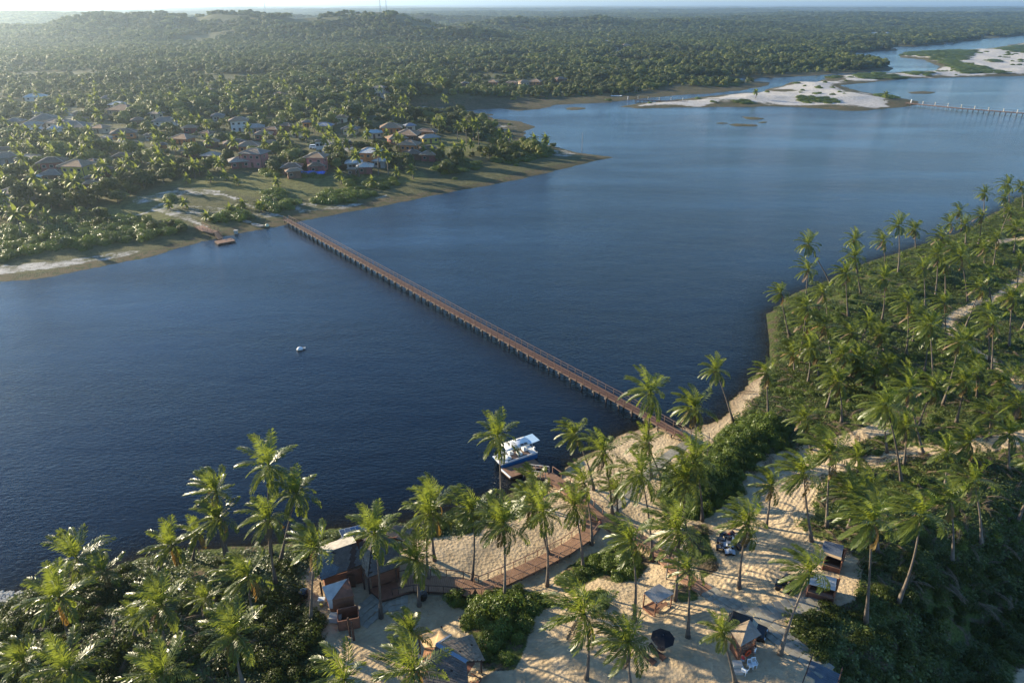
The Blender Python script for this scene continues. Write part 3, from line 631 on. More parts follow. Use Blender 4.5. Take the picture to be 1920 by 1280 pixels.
for s in range(3):
    rng = random.Random(60 + s); m = MB(); m.tube([(0, 0, -0.4), (0.1, 0, 1.2), (0.0, 0.1, 3.0)], [0.28, 0.2, 0.14], 6)
    for k in range(4):
        a = k * 1.6 + rng.random(); m.tube([(0.05, 0.05, 1.7), (math.cos(a) * 1.1, math.sin(a) * 1.1, 3.0), (math.cos(a) * 1.9, math.sin(a) * 1.9, 4.0)], [0.13, 0.09, 0.05], 5)
    TRUNK_ME.append(m.mesh('trunk', M_BARK))
SHRUB_ME = []
for s in range(5):
    rng = random.Random(80 + s); bl = [(0, 0, 0.35, 1.15, 0.75)] + [(rng.uniform(-1.1, 1.1), rng.uniform(-1.1, 1.1), rng.uniform(0.1, 0.6), rng.uniform(0.45, 0.8), 0.8) for _ in range(7)]
    SHRUB_ME.append(leaf_cloud(rng, bl, 1500, 0.20, M_SHRUB, 'shrub'))
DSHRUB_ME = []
M_DSHRUB = leaf_mat('dark_shaded_shrub_leaves', (0.016, 0.028, 0.007), (0.070, 0.090, 0.016), 0.42, 0.25, (0.12, 0.16, 0.02), 0.5, 0.5, spec=0.18)  # darker sea-grape leaves, with the shade around them put into the colour too
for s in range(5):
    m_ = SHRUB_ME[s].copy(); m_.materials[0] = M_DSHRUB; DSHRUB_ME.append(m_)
BRUSH_ME = []
for s in range(2):
    rng = random.Random(90 + s); bl = [(0, 0, 0.35, 1.0, 0.8)] + [(rng.uniform(-1, 1), rng.uniform(-1, 1), rng.uniform(0.2, 0.8), rng.uniform(0.4, 0.7), 0.9) for _ in range(5)]
    BRUSH_ME.append(leaf_cloud(rng, bl, 900, 0.15, M_BRUSH, 'shrub'))
COVER_ME = []
for s in range(4):
    rng = random.Random(100 + s); V = []; Fc = []
    for _ in range(70):
        a = rng.uniform(0, 6.283); r = 0.95 * math.sqrt(rng.random()); c = Vector((r * math.cos(a), r * math.sin(a), rng.uniform(0.02, 0.42) * (1.05 - r)))
        nn = Vector((rng.gauss(0, .45), rng.gauss(0, .45), 1)).normalized(); u = nn.cross(Vector((rng.gauss(0, 1), rng.gauss(0, 1), .1))).normalized(); v = nn.cross(u); l = rng.uniform(0.12, 0.30); k = len(V)
        V += [c - u * l * 0.5, c - v * l * 0.35, c + u * l * 0.5, c + v * l * 0.35]; Fc.append((k, k + 1, k + 2, k + 3))
    COVER_ME.append(mesh_from('cover', V, Fc, M_COVER))
FCROWN_ME = []
for s in range(4):
    rng = random.Random(120 + s); V = []; Fc = []; mi = []
    for k in range(17):
        f = k / 16; az = k * 2.4 + rng.uniform(-.3, .3); d = Vector((math.cos(az), math.sin(az), 0)) * math.cos(R(80 - 105 * f)) + Vector((0, 0, math.sin(R(80 - 105 * f)))); p = Vector((0, 0, 0)); L_ = rng.uniform(3.0, 3.7)
        prev = None
        for j in range(5):
            s_ = j / 4; sd = d.cross(Vector((0, 0, 1))); sd = sd.normalized() if sd.length > 0.1 else Vector((1, 0, 0)); w = [0.18, 0.5, 0.55, 0.38, 0.05][j]
            dip = Vector((0, 0, -0.28)) * w * 2
            i = len(V); V += [p - sd * w + dip, p, p + sd * w + dip]
            if prev is not None: Fc += [(prev, prev + 1, i + 1, i), (prev + 1, prev + 2, i + 2, i + 1)]
            prev = i; d = (d + Vector((0, 0, -0.28 - 0.15 * f)) + WIND * 0.18).normalized(); p = p + d * L_ / 4
    FCROWN_ME.append(mesh_from('crown', V, Fc, M_FARFROND))

def instances(name, protos, P, S, A, K, label=None, cat=None, zmax=1.35):
    """countless plants: one object, a point for each, a mesh of its kind on every point"""
    me = bpy.data.meshes.new(name); me.vertices.add(len(P)); me.vertices.foreach_set('co', np.asarray(P, np.float32).ravel())
    for nm, ty, arr in (('sc', 'FLOAT', S), ('rot', 'FLOAT', A), ('pick', 'INT', K)):
        a = me.attributes.new(nm, ty, 'POINT'); a.data.foreach_set('value', np.asarray(arr, np.int32 if ty == 'INT' else np.float32))
    o = link(bpy.data.objects.new(name, me)); tag(o, label, cat, kind='stuff')
    ng = bpy.data.node_groups.new(name, 'GeometryNodeTree'); ng.interface.new_socket('Geometry', in_out='INPUT', socket_type='NodeSocketGeometry'); ng.interface.new_socket('Geometry', in_out='OUTPUT', socket_type='NodeSocketGeometry')
    N, L = ng.nodes, ng.links; gi = N.new('NodeGroupInput'); go = N.new('NodeGroupOutput'); jn = N.new('GeometryNodeJoinGeometry')
    def named(nm, ty):
        q = N.new('GeometryNodeInputNamedAttribute'); q.data_type = ty; q.inputs[0].default_value = nm; return q.outputs[0]
    sc_, ro_, pk_ = named('sc', 'FLOAT'), named('rot', 'FLOAT'), named('pick', 'INT')
    cx = N.new('ShaderNodeCombineXYZ'); L.new(ro_, cx.inputs[2])
    zs = mth(N, L, 'MINIMUM', sc_, zmax); cs = N.new('ShaderNodeCombineXYZ'); L.new(sc_, cs.inputs[0]); L.new(sc_, cs.inputs[1]); L.new(zs, cs.inputs[2])
    for k, pr in enumerate(protos):
        oi = N.new('GeometryNodeObjectInfo'); oi.inputs[0].default_value = pr; oi.inputs['As Instance'].default_value = True
        cp = N.new('FunctionNodeCompare'); cp.data_type = 'INT'; cp.operation = 'EQUAL'; L.new(pk_, cp.inputs[2]); cp.inputs[3].default_value = k
        ip = N.new('GeometryNodeInstanceOnPoints'); L.new(gi.outputs[0], ip.inputs['Points']); L.new(cp.outputs[0], ip.inputs['Selection']); L.new(oi.outputs['Geometry'], ip.inputs['Instance'])
        L.new(cx.outputs[0], ip.inputs['Rotation']); L.new(cs.outputs[0], ip.inputs['Scale']); L.new(ip.outputs[0], jn.inputs[0])
    L.new(jn.outputs[0], go.inputs[0]); md = o.modifiers.new('plants', 'NODES'); md.node_group = ng
    return o
# ------------------------------------------------------------------ the village on the far shore
ROOF_C = {'brown': (0.19, 0.13, 0.09), 'grey': (0.22, 0.18, 0.145), 'pale': (0.33, 0.29, 0.24), 'white': (0.52, 0.50, 0.46), 'blue': (0.24, 0.27, 0.32), 'aqua': (0.35, 0.43, 0.43), 'dark': (0.11, 0.085, 0.065), 'tan': (0.30, 0.20, 0.125)}
WALL_C = {'white': (0.62, 0.58, 0.52), 'yellow': (0.55, 0.42, 0.08), 'orange': (0.52, 0.20, 0.07), 'maroon': (0.24, 0.08, 0.07), 'pink': (0.45, 0.17, 0.15), 'grey': (0.30, 0.28, 0.26), 'brown': (0.18, 0.09, 0.055), 'cream': (0.52, 0.43, 0.30)}
def tile_mat(nm, col):
    m, nt, N, L, p = node_mat(nm); tc = N.new('ShaderNodeTexCoord'); n = noise(N, L, 1.6, 5, tc.outputs['Object'])
    r = ramp(N, [(0.3, [c * 0.72 for c in col]), (0.7, [min(1, c * 1.25) for c in col])]); L.new(n.outputs[0], r.inputs[0]); L.new(r.outputs[0], p.inputs['Base Color'])
    p.inputs['Roughness'].default_value = 0.85; p.inputs['Specular IOR Level'].default_value = 0.12; w = N.new('ShaderNodeTexWave'); w.inputs['Scale'].default_value = 1.4; w.inputs['Distortion'].default_value = 0.4; L.new(tc.outputs['Object'], w.inputs['Vector'])
    b = N.new('ShaderNodeBump'); b.inputs['Distance'].default_value = 0.05; b.inputs['Strength'].default_value = 0.7; L.new(w.outputs['Fac'], b.inputs['Height']); L.new(b.outputs[0], p.inputs['Normal'])
    return m
M_ROOF = {k: tile_mat('roof_' + k, c) for k, c in ROOF_C.items()}
M_WALL = {k: simple_mat('wall_' + k, c, 0.85, 0.15, 0.8, spec=0.2) for k, c in WALL_C.items()}
M_GLASS = simple_mat('window_glass', (0.03, 0.035, 0.04), 0.12, 0.2, 1, spec=0.6)
M_FRAME = simple_mat('window_frame', (0.35, 0.30, 0.25), 0.6, 0.1)
M_DOOR = simple_mat('door_wood', (0.12, 0.06, 0.035), 0.6, 0.2)
M_RIDGE = simple_mat('ridge_tile', (0.34, 0.29, 0.24), 0.7, 0.2)
HOUSE_ME = {}
def house(px, py, wpx, roof, wall, storeys=1, ratio=0.8, name='house', kind='hip', hi=None):
    h = 2.9 * storeys; rh = 1.9
    g = at(px, py); p = None
    z = g.z
    for _ in range(5):
        q = atz(px, py, z + h * 0.95 + rh * 0.45); z = max(hz(q.x, q.y), 0.2)
    dist = math.sqrt(q.x ** 2 + q.y ** 2 + CAM_H ** 2)
    w = wpx * dist / FPX * 0.86; d = w * ratio; rh = 0.20 * min(w, d)
    rng = random.Random(int(px * 7 + py)); rz = rng.choice([0.15, -0.25, 0.42, -0.1, 0.3]) 
    root = empty(name, (q.x, q.y, z), rz); ov = min(1.1, w * 0.12); a, b = w / 2 - ov, d / 2 - ov
    MB().box((0, 0, h / 2 - 0.3), (2 * a, 2 * b, h + 0.6)).build('wall', M_WALL[wall], root)
    m = MB(); A, B = w / 2, d / 2
    if kind == 'hip':
        rg_ = max(A - B, 0.0) + 0.15
        V = [(-A, -B, h), (A, -B, h), (A, B, h), (-A, B, h), (-rg_, 0, h + rh), (rg_, 0, h + rh), (-A, -B, h - 0.18), (A, -B, h - 0.18), (A, B, h - 0.18), (-A, B, h - 0.18)]
        m.add(V, [(0, 1, 5, 4), (1, 2, 5), (2, 3, 4, 5), (3, 0, 4), (6, 7, 1, 0), (7, 8, 2, 1), (8, 9, 3, 2), (9, 6, 0, 3), (9, 8, 7, 6)])
        r = m.build('roof', M_ROOF[roof], root)
        e = MB()
        for s, t in ((V[4], V[5]), (V[0], V[4]), (V[3], V[4]), (V[1], V[5]), (V[2], V[5])): e.bar(Vector(s) + Vector((0, 0, .04)), Vector(t) + Vector((0, 0, .05)), 0.28, 0.12)
        e.build('ridge_cap', M_RIDGE, r)
    else:
        V = [(-A, -B, h), (A, -B, h), (A, B, h + rh), (-A, B, h + rh)]; m.slab(V, 0.16); r = m.build('roof', M_ROOF[roof], root)
    if wpx > 14:
        nw = 3 if w > 9 else 2
        for st in range(storeys):
            for k in range(nw):
                x = -a + 2 * a * (k + 0.5) / nw
                if st == 0 and k == nw // 2: continue
                f = MB().box((0, 0, 0), (1.3, 0.10, 1.15)).build('window', M_FRAME, root, loc=(x, -b - 0.03, 1.5 + 2.8 * st)); MB().box((0, -0.055, 0), (1.05, 0.03, 0.9)).build('pane', M_GLASS, f)
            f = MB().box((0, 0, 0), (0.10, 1.3, 1.15)).build('window', M_FRAME, root, loc=(a + 0.03, 0, 1.5 + 2.8 * st)); MB().box((0.055, 0, 0), (0.03, 1.05, 0.9)).build('pane', M_GLASS, f)
            f = MB().box((0, 0, 0), (0.10, 1.3, 1.15)).build('window', M_FRAME, root, loc=(-a - 0.03, 0, 1.5 + 2.8 * st)); MB().box((-0.055, 0, 0), (0.03, 1.05, 0.9)).build('pane', M_GLASS, f)
        MB().box((0, 0, 0), (1.1, 0.08, 2.1)).build('door', M_DOOR, root, loc=(0, -b - 0.03, 1.05))
        if w > 9:
            pm = MB()
            for sx in (-1, 1): pm.box((sx * (A - 0.35), -B + 0.35, h / 2 - 0.1), (0.22, 0.22, h))
            pm2 = MB(); pm2.box((A - 0.35, -B + 0.35, h / 2 - 0.1), (0.22, 0.22, h - 0.2)).build('veranda_post', M_DOOR, root); MB().box((-A + 0.35, -B + 0.35, h / 2 - 0.1), (0.22, 0.22, h - 0.2)).build('veranda_post', M_DOOR, root)
    HOUSES.append((root, px, py, w, d, q.x, q.y, roof, wall, storeys)); return root
HOUSES = []
HL = """65 177 35 aqua white 1;203 181 25 grey grey 1;222 193 30 white cream 1;232 202 52 brown grey 1;392 167 22 grey cream 1;415 170 28 brown white 1;430 185 35 grey white 1;523 175 26 tan cream 1;600 169 30 blue orange 1;622 174 24 brown orange 1
60 211 30 grey cream 1;84 220 45 grey grey 1;60 230 34 pale white 1;110 226 44 grey white 1;138 233 50 grey cream 1;67 239 20 white white 1;103 237 25 white white 1;310 223 45 grey white 1;447 223 38 tan white 2;477 235 38 pale grey 1;511 239 32 brown maroon 1
536 232 30 brown brown 1;493 248 36 tan maroon 1;607 232 36 blue yellow 1;231 245 45 brown orange 1;200 254 20 pale grey 1;280 250 20 brown grey 1;343 255 40 tan orange 1;440 264 45 brown brown 1;467 269 46 tan orange 1;477 283 50 grey pink 2;448 297 42 pale maroon 1
398 287 36 pale brown 1;593 290 44 tan pink 2;547 308 42 brown brown 1;550 316 34 tan brown 1;592 306 34 brown maroon 1;598 262 18 tan white 2;12 290 46 grey grey 1;10 277 34 brown grey 1;60 293 50 pale white 1;97 299 44 brown maroon 2;143 305 50 tan yellow 2;174 300 30 brown brown 1
189 313 36 grey brown 1;64 327 18 white white 1;98 321 40 grey brown 1;80 342 24 pale white 1;30 355 55 grey grey 1;171 329 28 brown grey 1;168 339 25 tan brown 1;662 163 25 brown cream 1;712 162 24 grey cream 2;722 172 22 grey white 1;812 157 36 grey grey 1;757 162 18 grey brown 1
923 152 24 tan orange 1;960 153 24 tan pink 1;982 152 24 tan cream 1;1004 151 26 tan orange 1;1051 146 24 brown brown 1;872 154 16 grey brown 1;657 236 35 grey cream 1;700 245 38 aqua cream 1;733 233 46 tan orange 1;768 231 24 blue cream 1;764 248 50 tan brown 1
800 243 42 brown orange 1;805 254 42 pale yellow 1;743 255 42 tan maroon 1;768 267 42 tan orange 2;801 275 40 dark brown 1;774 283 36 brown brown 1;804 285 36 tan maroon 1;693 281 46 white orange 2;712 297 30 white grey 1;663 300 36 white grey 1;684 307 36 white maroon 1
660 313 20 grey brown 1;1137 78 18 white white 1;1155 79 10 white white 1;1173 85 22 tan cream 1;1205 80 12 tan yellow 1;1226 80 14 pale orange 1;1236 90 18 grey grey 1;1155 90 12 grey grey 1;1325 72 8 pale orange 1;1347 68 9 tan orange 1;1390 83 10 tan pink 1;1533 80 9 tan orange 1
1615 72 9 white white 1;1640 62 14 white white 1;1663 63 14 white grey 1;1680 66 10 white white 1;1693 67 11 tan cream 1;1707 64 10 pale white 1;1727 67 11 white white 1;1748 65 10 pale cream 1;1598 50 8 white white 1;1360 60 7 pale white 1;1780 45 7 white white 1;28 224 28 grey cream 1;150 210 26 brown grey 1;188 236 30 tan cream 1;258 222 26 brown brown 1;292 210 24 grey cream 1;356 236 28 tan maroon 1;388 246 26 brown cream 1;408 214 26 grey grey 1;396 262 30 tan brown 1;352 278 30 grey brown 1;300 268 26 brown orange 1;252 266 28 tan grey 1;228 288 30 brown brown 1;292 302 28 grey maroon 1;506 264 28 tan maroon 1;556 244 26 brown cream 1;576 226 24 grey orange 1;642 226 26 tan cream 1;1815 15 6 white white 1;1860 42 6 pale white 1"""
for ln in HL.replace('\n', ';').split(';'):
    v = ln.split(); house(float(v[0]), float(v[1]), float(v[2]), v[3], v[4], int(v[5]), 0.62 + (int(v[0]) % 5) * 0.07)
def by_place(items, marks, noun, cat, group):
    """items: (object, px, py, look). Labels single each one out by its look, its neighbourhood and its rank there."""
    G = {}
    for it in items:
        k = min(range(len(marks)), key=lambda j: math.hypot(it[1] - marks[j][0], (it[2] - marks[j][1]) * 1.3)); G.setdefault((it[3], k), []).append(it)
    num = ['', 'first', 'second', 'third', 'fourth', 'fifth', 'sixth', 'seventh', 'eighth', 'ninth', 'tenth', 'eleventh', 'twelfth', 'thirteenth']
    for (look, k), L_ in G.items():
        L_.sort(key=lambda t: t[1]); n = len(L_)
        for i, (o, px, py, _) in enumerate(L_):
            if n == 1: s = f'{look} {noun} {marks[k][2]}'
            elif i == 0: s = f'leftmost {look} {noun} {marks[k][2]}'
            elif i == n - 1: s = f'rightmost {look} {noun} {marks[k][2]}'
            else: s = f'{look} {noun} {marks[k][2]}, {num[i + 1] if i < 13 else str(i + 1) + "th"} from left'
            tag(o, ' '.join(s.split()[:16]), cat, group)
HM = [(60, 190, 'at the hazy far left of the village'), (100, 228, 'in the row beside the pale parking lot'), (240, 195, 'among palms behind the village'), (330, 235, 'in the middle of the village'),
      (60, 290, 'at the left edge of the photo'), (150, 305, 'above the lawns at lower left'), (60, 340, 'near the grey roof at the left shore'), (450, 175, 'below the big wooded hill'), (490, 240, 'in the upper village centre'),
      (460, 280, 'near the pink walled house'), (570, 305, 'beside the blue tarpaulin'), (610, 170, 'at the upper end of the village'), (610, 245, 'above the turning circle'), (690, 300, 'right of the turning circle'),
      (740, 240, 'at the back of the headland cluster'), (790, 270, 'at the headland lawn'), (700, 163, 'in the upper right village'), (960, 152, 'in the row behind the marsh'), (1190, 84, 'on the distant wooded rise'),
      (1360, 75, 'in the distant wood behind the lagoon'), (1680, 66, 'on the far right river bank'), (1800, 35, 'far off near the horizon')]
wn_ = {'white': 'white', 'aqua': 'pale turquoise', 'pale': 'pale grey', 'tan': 'tan', 'dark': 'dark'}
by_place([(r, px, py, f"{'two storey ' if st == 2 else ''}{wl_} walled {wn_.get(rf, rf)} roofed") for r, px, py, w, d, x, y, rf, wl_, st in HOUSES], HM, 'house', 'house', 'houses of the far shore village')

# ------------------------------------------------------------------ trees of the far shore: the nearest as things, the wood behind as one mass
hx = np.array([h[5] for h in HOUSES]); hy = np.array([h[6] for h in HOUSES]); hw = np.array([h[3] for h in HOUSES])
def house_clear(x, y, pad):
    dx = x[:, None] - hx[None, :]; dy = y[:, None] - hy[None, :]; far_ = np.clip(hy / 24, 8, 90)[None, :]
    hit = (np.abs(dx) < hw[None, :] * 0.5 + pad) & (dy < hw[None, :] * 0.4 + pad) & (dy > -(hw[None, :] * 0.35 + far_))
    return ~hit.any(1)
C_PIX = [[tuple(p) for p in c] for c in CLEAR]
def wood_ok(x, y):
    dn, df, ds, di = land_fields(x, y); z = height(x, y, (dn, df, ds, di)); px, py = project(x, y, z)
    ok = (df > 4) & (dn < -5)
    for c in CLEAR + WHITE: ok &= sdf(px, py, c) < 0
    for pts, w in FAR_PATHS: ok &= linedist(x, y, [flat(*q, 2) for q in pts]) > w + 3
    return ok, z, px, py
pts = []
y = 210.0
while y < 8500:
    s = max(4.7, 0.0082 * y) if y > 500 else 4.7 + 0.0 * y
    half = 0.84 * y + 40; xs = np.arange(-half, half, s); xs = xs + RNG.uniform(-0.42, 0.42, len(xs)) * s; pts.append(np.stack([xs, y + RNG.uniform(-0.42, 0.42, len(xs)) * s, np.full(len(xs), s)], 1)); y += s * (1.0 if y < 900 else 1.15)
T = np.concatenate(pts); ok, tz, tpx, tpy = wood_ok(T[:, 0], T[:, 1])
ok &= house_clear(T[:, 0], T[:, 1], 1.2)
thin = fbm(T[:, 0], T[:, 1], 60, 133, 3)
ok &= ~((T[:, 1] < 640) & (thin > 0.12) & (RNG.random(len(T)) < 0.55)); ok &= ~((T[:, 1] < 640) & (RNG.random(len(T)) < 0.15)); ok &= ~((T[:, 1] > 640) & (T[:, 1] < 1700) & (fbm(T[:, 0], T[:, 1] * 2.2, 130, 137, 3) > 0.36))
T = np.stack([T[ok, 0], T[ok, 1], tz[ok], T[ok, 2], tpx[ok], tpy[ok]], 1)
# shrubs and mangroves on the open shore
SHORE_BUSH = [[(85, 440), (130, 415), (200, 408), (330, 422), (345, 436), (262, 450), (200, 463), (130, 472), (90, 465)], [(-60, 440), (55, 428), (78, 470), (10, 492), (-60, 492)],
 [(585, 380), (610, 362), (660, 352), (700, 362), (706, 368), (660, 378), (600, 385)], [(402, 408), (430, 393), (470, 400), (465, 415), (410, 418)], [(488, 388), (495, 368), (515, 358), (535, 372), (560, 388), (540, 396), (500, 396)],
 [(920, 300), (925, 280), (960, 268), (1010, 272), (1036, 282), (1030, 292), (990, 302), (940, 308)], [(815, 318), (830, 300), (870, 298), (905, 308), (900, 318), (850, 328)], [(680, 345), (700, 335), (745, 338), (750, 352), (700, 358)],
 [(640, 342), (665, 330), (680, 340), (660, 350)], [(568, 330), (590, 322), (605, 332), (590, 342)], [(487, 320), (515, 316), (520, 330), (495, 334)], [(860, 228), (900, 218), (925, 235), (915, 262), (880, 250)], [(310, 372), (330, 370), (335, 380), (315, 384)],
 [(1490, 188), (1500, 180), (1560, 185), (1580, 193), (1500, 194)], [(1640, 178), (1665, 176), (1680, 184), (1655, 186)], [(1380, 190), (1400, 187), (1415, 194), (1385, 196)], [(1485, 158), (1492, 153), (1500, 155), (1497, 160)],
 [(1550, 148), (1562, 140), (1575, 146)], [(1600, 142), (1640, 138), (1690, 143), (1700, 147), (1620, 149)], [(1700, 136), (1760, 137), (1755, 141), (1710, 142)], [(1690, 104), (1700, 95), (1760, 93), (1830, 94), (1815, 110), (1790, 122), (1760, 118), (1740, 108)],
 [(1770, 110), (1800, 118), (1880, 135), (1910, 136), (1850, 138), (1800, 138), (1780, 125)], [(1850, 116), (1862, 108), (1870, 116)], [(1870, 92), (1930, 82), (1930, 98), (1890, 98)], [(1310, 150), (1320, 144), (1370, 150), (1385, 160), (1350, 163), (1315, 160)]]
sb = []
for c in SHORE_BUSH:
    xs = [p[0] for p in c]; ys = [p[1] for p in c]; g0 = at(sum(xs) / len(xs), sum(ys) / len(ys)); dist = max(math.hypot(g0.x, g0.y), 100)
    W = [tuple(at(*p)[:2]) for p in c]; wx = [p[0] for p in W]; wy = [p[1] for p in W]; s = max(3.4, dist * 0.009)
    gx, gy = np.meshgrid(np.arange(min(wx), max(wx), s), np.arange(min(wy), max(wy), s)); gx = gx.ravel() + RNG.uniform(-.4, .4, gx.size) * s; gy = gy.ravel() + RNG.uniform(-.4, .4, gy.size) * s
    k = sdf(gx, gy, W) > 0; gx, gy = gx[k], gy[k]; z = height(gx, gy); px, py = project(gx, gy, z); sb.append(np.stack([gx, gy, z, np.full(len(gx), s * 0.85), px, py], 1))
SB = np.concatenate(sb)
# scattered low bushes on the spit dunes, the marsh edge and the lawns
ex = RNG.uniform(-150, 1500, 14000); ey = RNG.uniform(200, 1500, 14000); k = np.abs(ex) < 0.86 * ey + 20; ex, ey = ex[k], ey[k]
dn, df, ds, di = land_fields(ex, ey); ez = height(ex, ey, (dn, df, ds, di)); epx, epy = project(ex, ey, ez)
ink = np.zeros(len(ex), bool)
for c in CLEAR[:3]: ink |= sdf(epx, epy, c) > 0
k = ((ink & (df > 6)) | (ds > 9)) & (fbm(ex, ey, 30, 141, 3) > 0.10) & (RNG.random(len(ex)) < 0.55)
EX = np.stack([ex[k], ey[k], ez[k], np.full(k.sum(), 1.6) * RNG.uniform(0.7, 1.6, k.sum()) * np.clip(ey[k] / 500, 0.7, 2), epx[k], epy[k]], 1)
inview = lambda A: (A[:, 4] > -20) & (A[:, 4] < 1940) & (A[:, 5] > 0)
rank = np.where(inview(T), T[:, 1], 1e9); order = np.argsort(rank); NT = 230
TM = [(60, 440, 'on the shore at the left edge'), (220, 400, 'around the left lawns'), (120, 340, 'between the palms of the left village'), (330, 310, 'in the gardens left of the pink house'), (430, 330, 'along the open green'),
      (560, 290, 'in the gardens near the blue tarpaulin'), (690, 340, 'in the gardens by the white roofs'), (800, 300, 'in the gardens of the headland'), (900, 260, 'behind the headland lawn'), (640, 230, 'in the upper gardens')]
def proto_tree(x, y, z, s, px, py, i):
    root = empty('broadleaf_tree', (x, y, z), (i * 1.7) % 6.28); me_, h_ = TREE_ME[i % 6]
    t = part('trunk', TRUNK_ME[i % 3], root); c = part('crown', me_, root); k = s; root.scale = (k, k, min(k, 1.05) * (0.85 + (i * 37 % 10) * 0.035)); return root, c
CROWN_OBJ = [None] * 6; TREES = []
for i, j in enumerate(order[:NT]):
    x, y, z, s, px, py = T[j]; sc_ = 0.55 + 0.62 * float(RNG.random()) ** 1.6
    if py > 395: sc_ *= 0.6
    r, c = proto_tree(x, y, z, sc_, px, py, i)
    if CROWN_OBJ[i % 6] is None: CROWN_OBJ[i % 6] = c
    k = min(range(len(TM)), key=lambda q: math.hypot(px - TM[q][0], (py - TM[q][1]) * 1.5)); szw = 'small' if sc_ < 0.75 else ('broad' if sc_ > 0.92 else 'middle sized')
    TREES.append((r, px, py, szw))
by_place(TREES, TM + [(150, 430, 'behind the left shore thicket'), (30, 380, 'beside the grey roof at the left'), (270, 340, 'left of the open green'), (480, 335, 'below the pink house'), (740, 335, 'on the shore below the white roofs'), (870, 320, 'on the headland slope')], 'broadleaf tree', 'tree', 'broadleaf trees of the far shore')
rest = T[order[NT:]]
S_ = rest[:, 3] / 7.2 * RNG.uniform(0.85, 1.45, len(rest)); S_ = np.where(rest[:, 1] < 800, (0.5 + 0.7 * RNG.random(len(rest)) ** 1.8) * (0.85 + 0.75 * sstep(0.0, 0.4, fbm(rest[:, 0], rest[:, 1], 90, 211, 3))), S_)
instances('woodland', CROWN_OBJ, rest[:, :3] - [[0, 0, 0.8]], S_, RNG.uniform(0, 6.28, len(rest)), RNG.integers(0, 6, len(rest)), 'dark green woodland covering the plain and hills behind the village', 'woodland')
# mangrove scrub on the shore
order = np.argsort(np.where(inview(SB), SB[:, 1], 1e9)); SHR_OBJ = [None] * 5
SM = [(200, 440, 'in the dark thicket on the left shore'), (20, 460, 'in the thicket at the left edge'), (640, 368, 'in the long shrub bank near the footbridge'), (435, 405, 'beside the small jetty path'), (515, 380, 'in the clump above the footbridge end'),
      (980, 290, 'in the thicket on the headland'), (860, 312, 'below the headland lawn'), (715, 345, 'in front of the white roofed houses'), (590, 332, 'beside the blue tarpaulin'), (890, 240, 'behind the headland palms'), (1540, 188, 'on the white sand spit'), (1800, 115, 'on the far right dunes')]
for i, j in enumerate(order[:150]):
    x, y, z, s, px, py = SB[j]; o = part('shore_shrub', SHRUB_ME[i % 5], None, (x, y, z - 0.2), i * 1.3); k2 = s * 0.62 * (0.8 + 0.5 * float(RNG.random())); o.scale = (k2, k2, k2 * 1.05)
    if SHR_OBJ[i % 5] is None: SHR_OBJ[i % 5] = o
    k = min(range(len(SM)), key=lambda q: math.hypot(px - SM[q][0], (py - SM[q][1]) * 1.5)); tag(o, f'rounded dark green shore shrub {SM[k][2]}', 'shrub', f'shore shrubs {SM[k][2]}')
rest = np.concatenate([SB[order[150:]], EX]); instances('dune_scrub', SHR_OBJ, rest[:, :3] - [[0, 0, 0.15]], rest[:, 3] * 0.6, RNG.uniform(0, 6.28, len(rest)), RNG.integers(0, 5, len(rest)), 'low dark scrub dotted over the sandy spit and marsh', 'scrub')

# ------------------------------------------------------------------ palms of the far shore
FPL = """858 262 235;875 270 230;888 266 231;898 272 230;938 272 249;955 272 252;1004 282 259;1021 287 259;834 292 276;851 292 276;868 292 272;887 286 268;674 331 291;710 329 284;728 328 290;747 336 320;775 336 316;632 285 262;640 300 270;409 322 299;418 330 305
366 334 308;327 332 311;388 325 306;375 330 309;168 378 360;91 426 404;319 392 384;350 390 384;42 446 400;10 360 335;250 332 311;262 340 318;240 336 315;200 332 310;72 420 392;20 420 395;100 385 360;128 372 352;146 352 330;225 352 332;290 330 308;305 322 302
560 262 240;575 268 247;590 250 232;470 262 240;500 270 252;530 262 245;355 300 282;330 290 270;300 280 258;270 300 276;210 290 268;40 270 246;75 262 242;110 268 248;620 275 255;655 285 268;730 262 248;745 275 258;690 268 254;815 300 282;795 296 280;490 398 384;460 392 380;435 402 392;522 352 340
350 345 333;395 342 330;425 338 326;150 415 400;190 340 318;55 380 352;30 300 280;170 280 262;386 415 408;448 348 338;640 345 326;700 352 338;1417 185 172;1658 190 176"""
FP = [tuple(float(t) for t in q.split()) for q in FPL.replace('\n', ';').split(';')]
nfp = len(FP); tries = 0; rgn = random.Random(9)
VILL = [(-10, 250), (0, 200), (80, 180), (220, 175), (400, 165), (520, 170), (640, 165), (720, 160), (830, 160), (850, 240), (820, 300), (650, 320), (520, 322), (420, 325), (300, 340), (200, 385), (80, 400), (-10, 420)]
while len(FP) < nfp + 110 and tries < 6000:
    tries += 1; px, py = rgn.uniform(-10, 860), rgn.uniform(162, 420)
    if float(sdf(np.array([px]), np.array([py]), VILL)[0]) < 0: continue
    x, y = flat(px, py, 2)
    if not house_clear(np.array([x]), np.array([y]), 0.5)[0] and rgn.random() < 0.93: continue
    if min(abs(px - q[0]) + 2 * abs(py - q[1]) for q in FP) < 7: continue
    d = math.hypot(x, y); FP.append((px, py, py - rgn.uniform(7, 12) * FPX / d * 0.95))
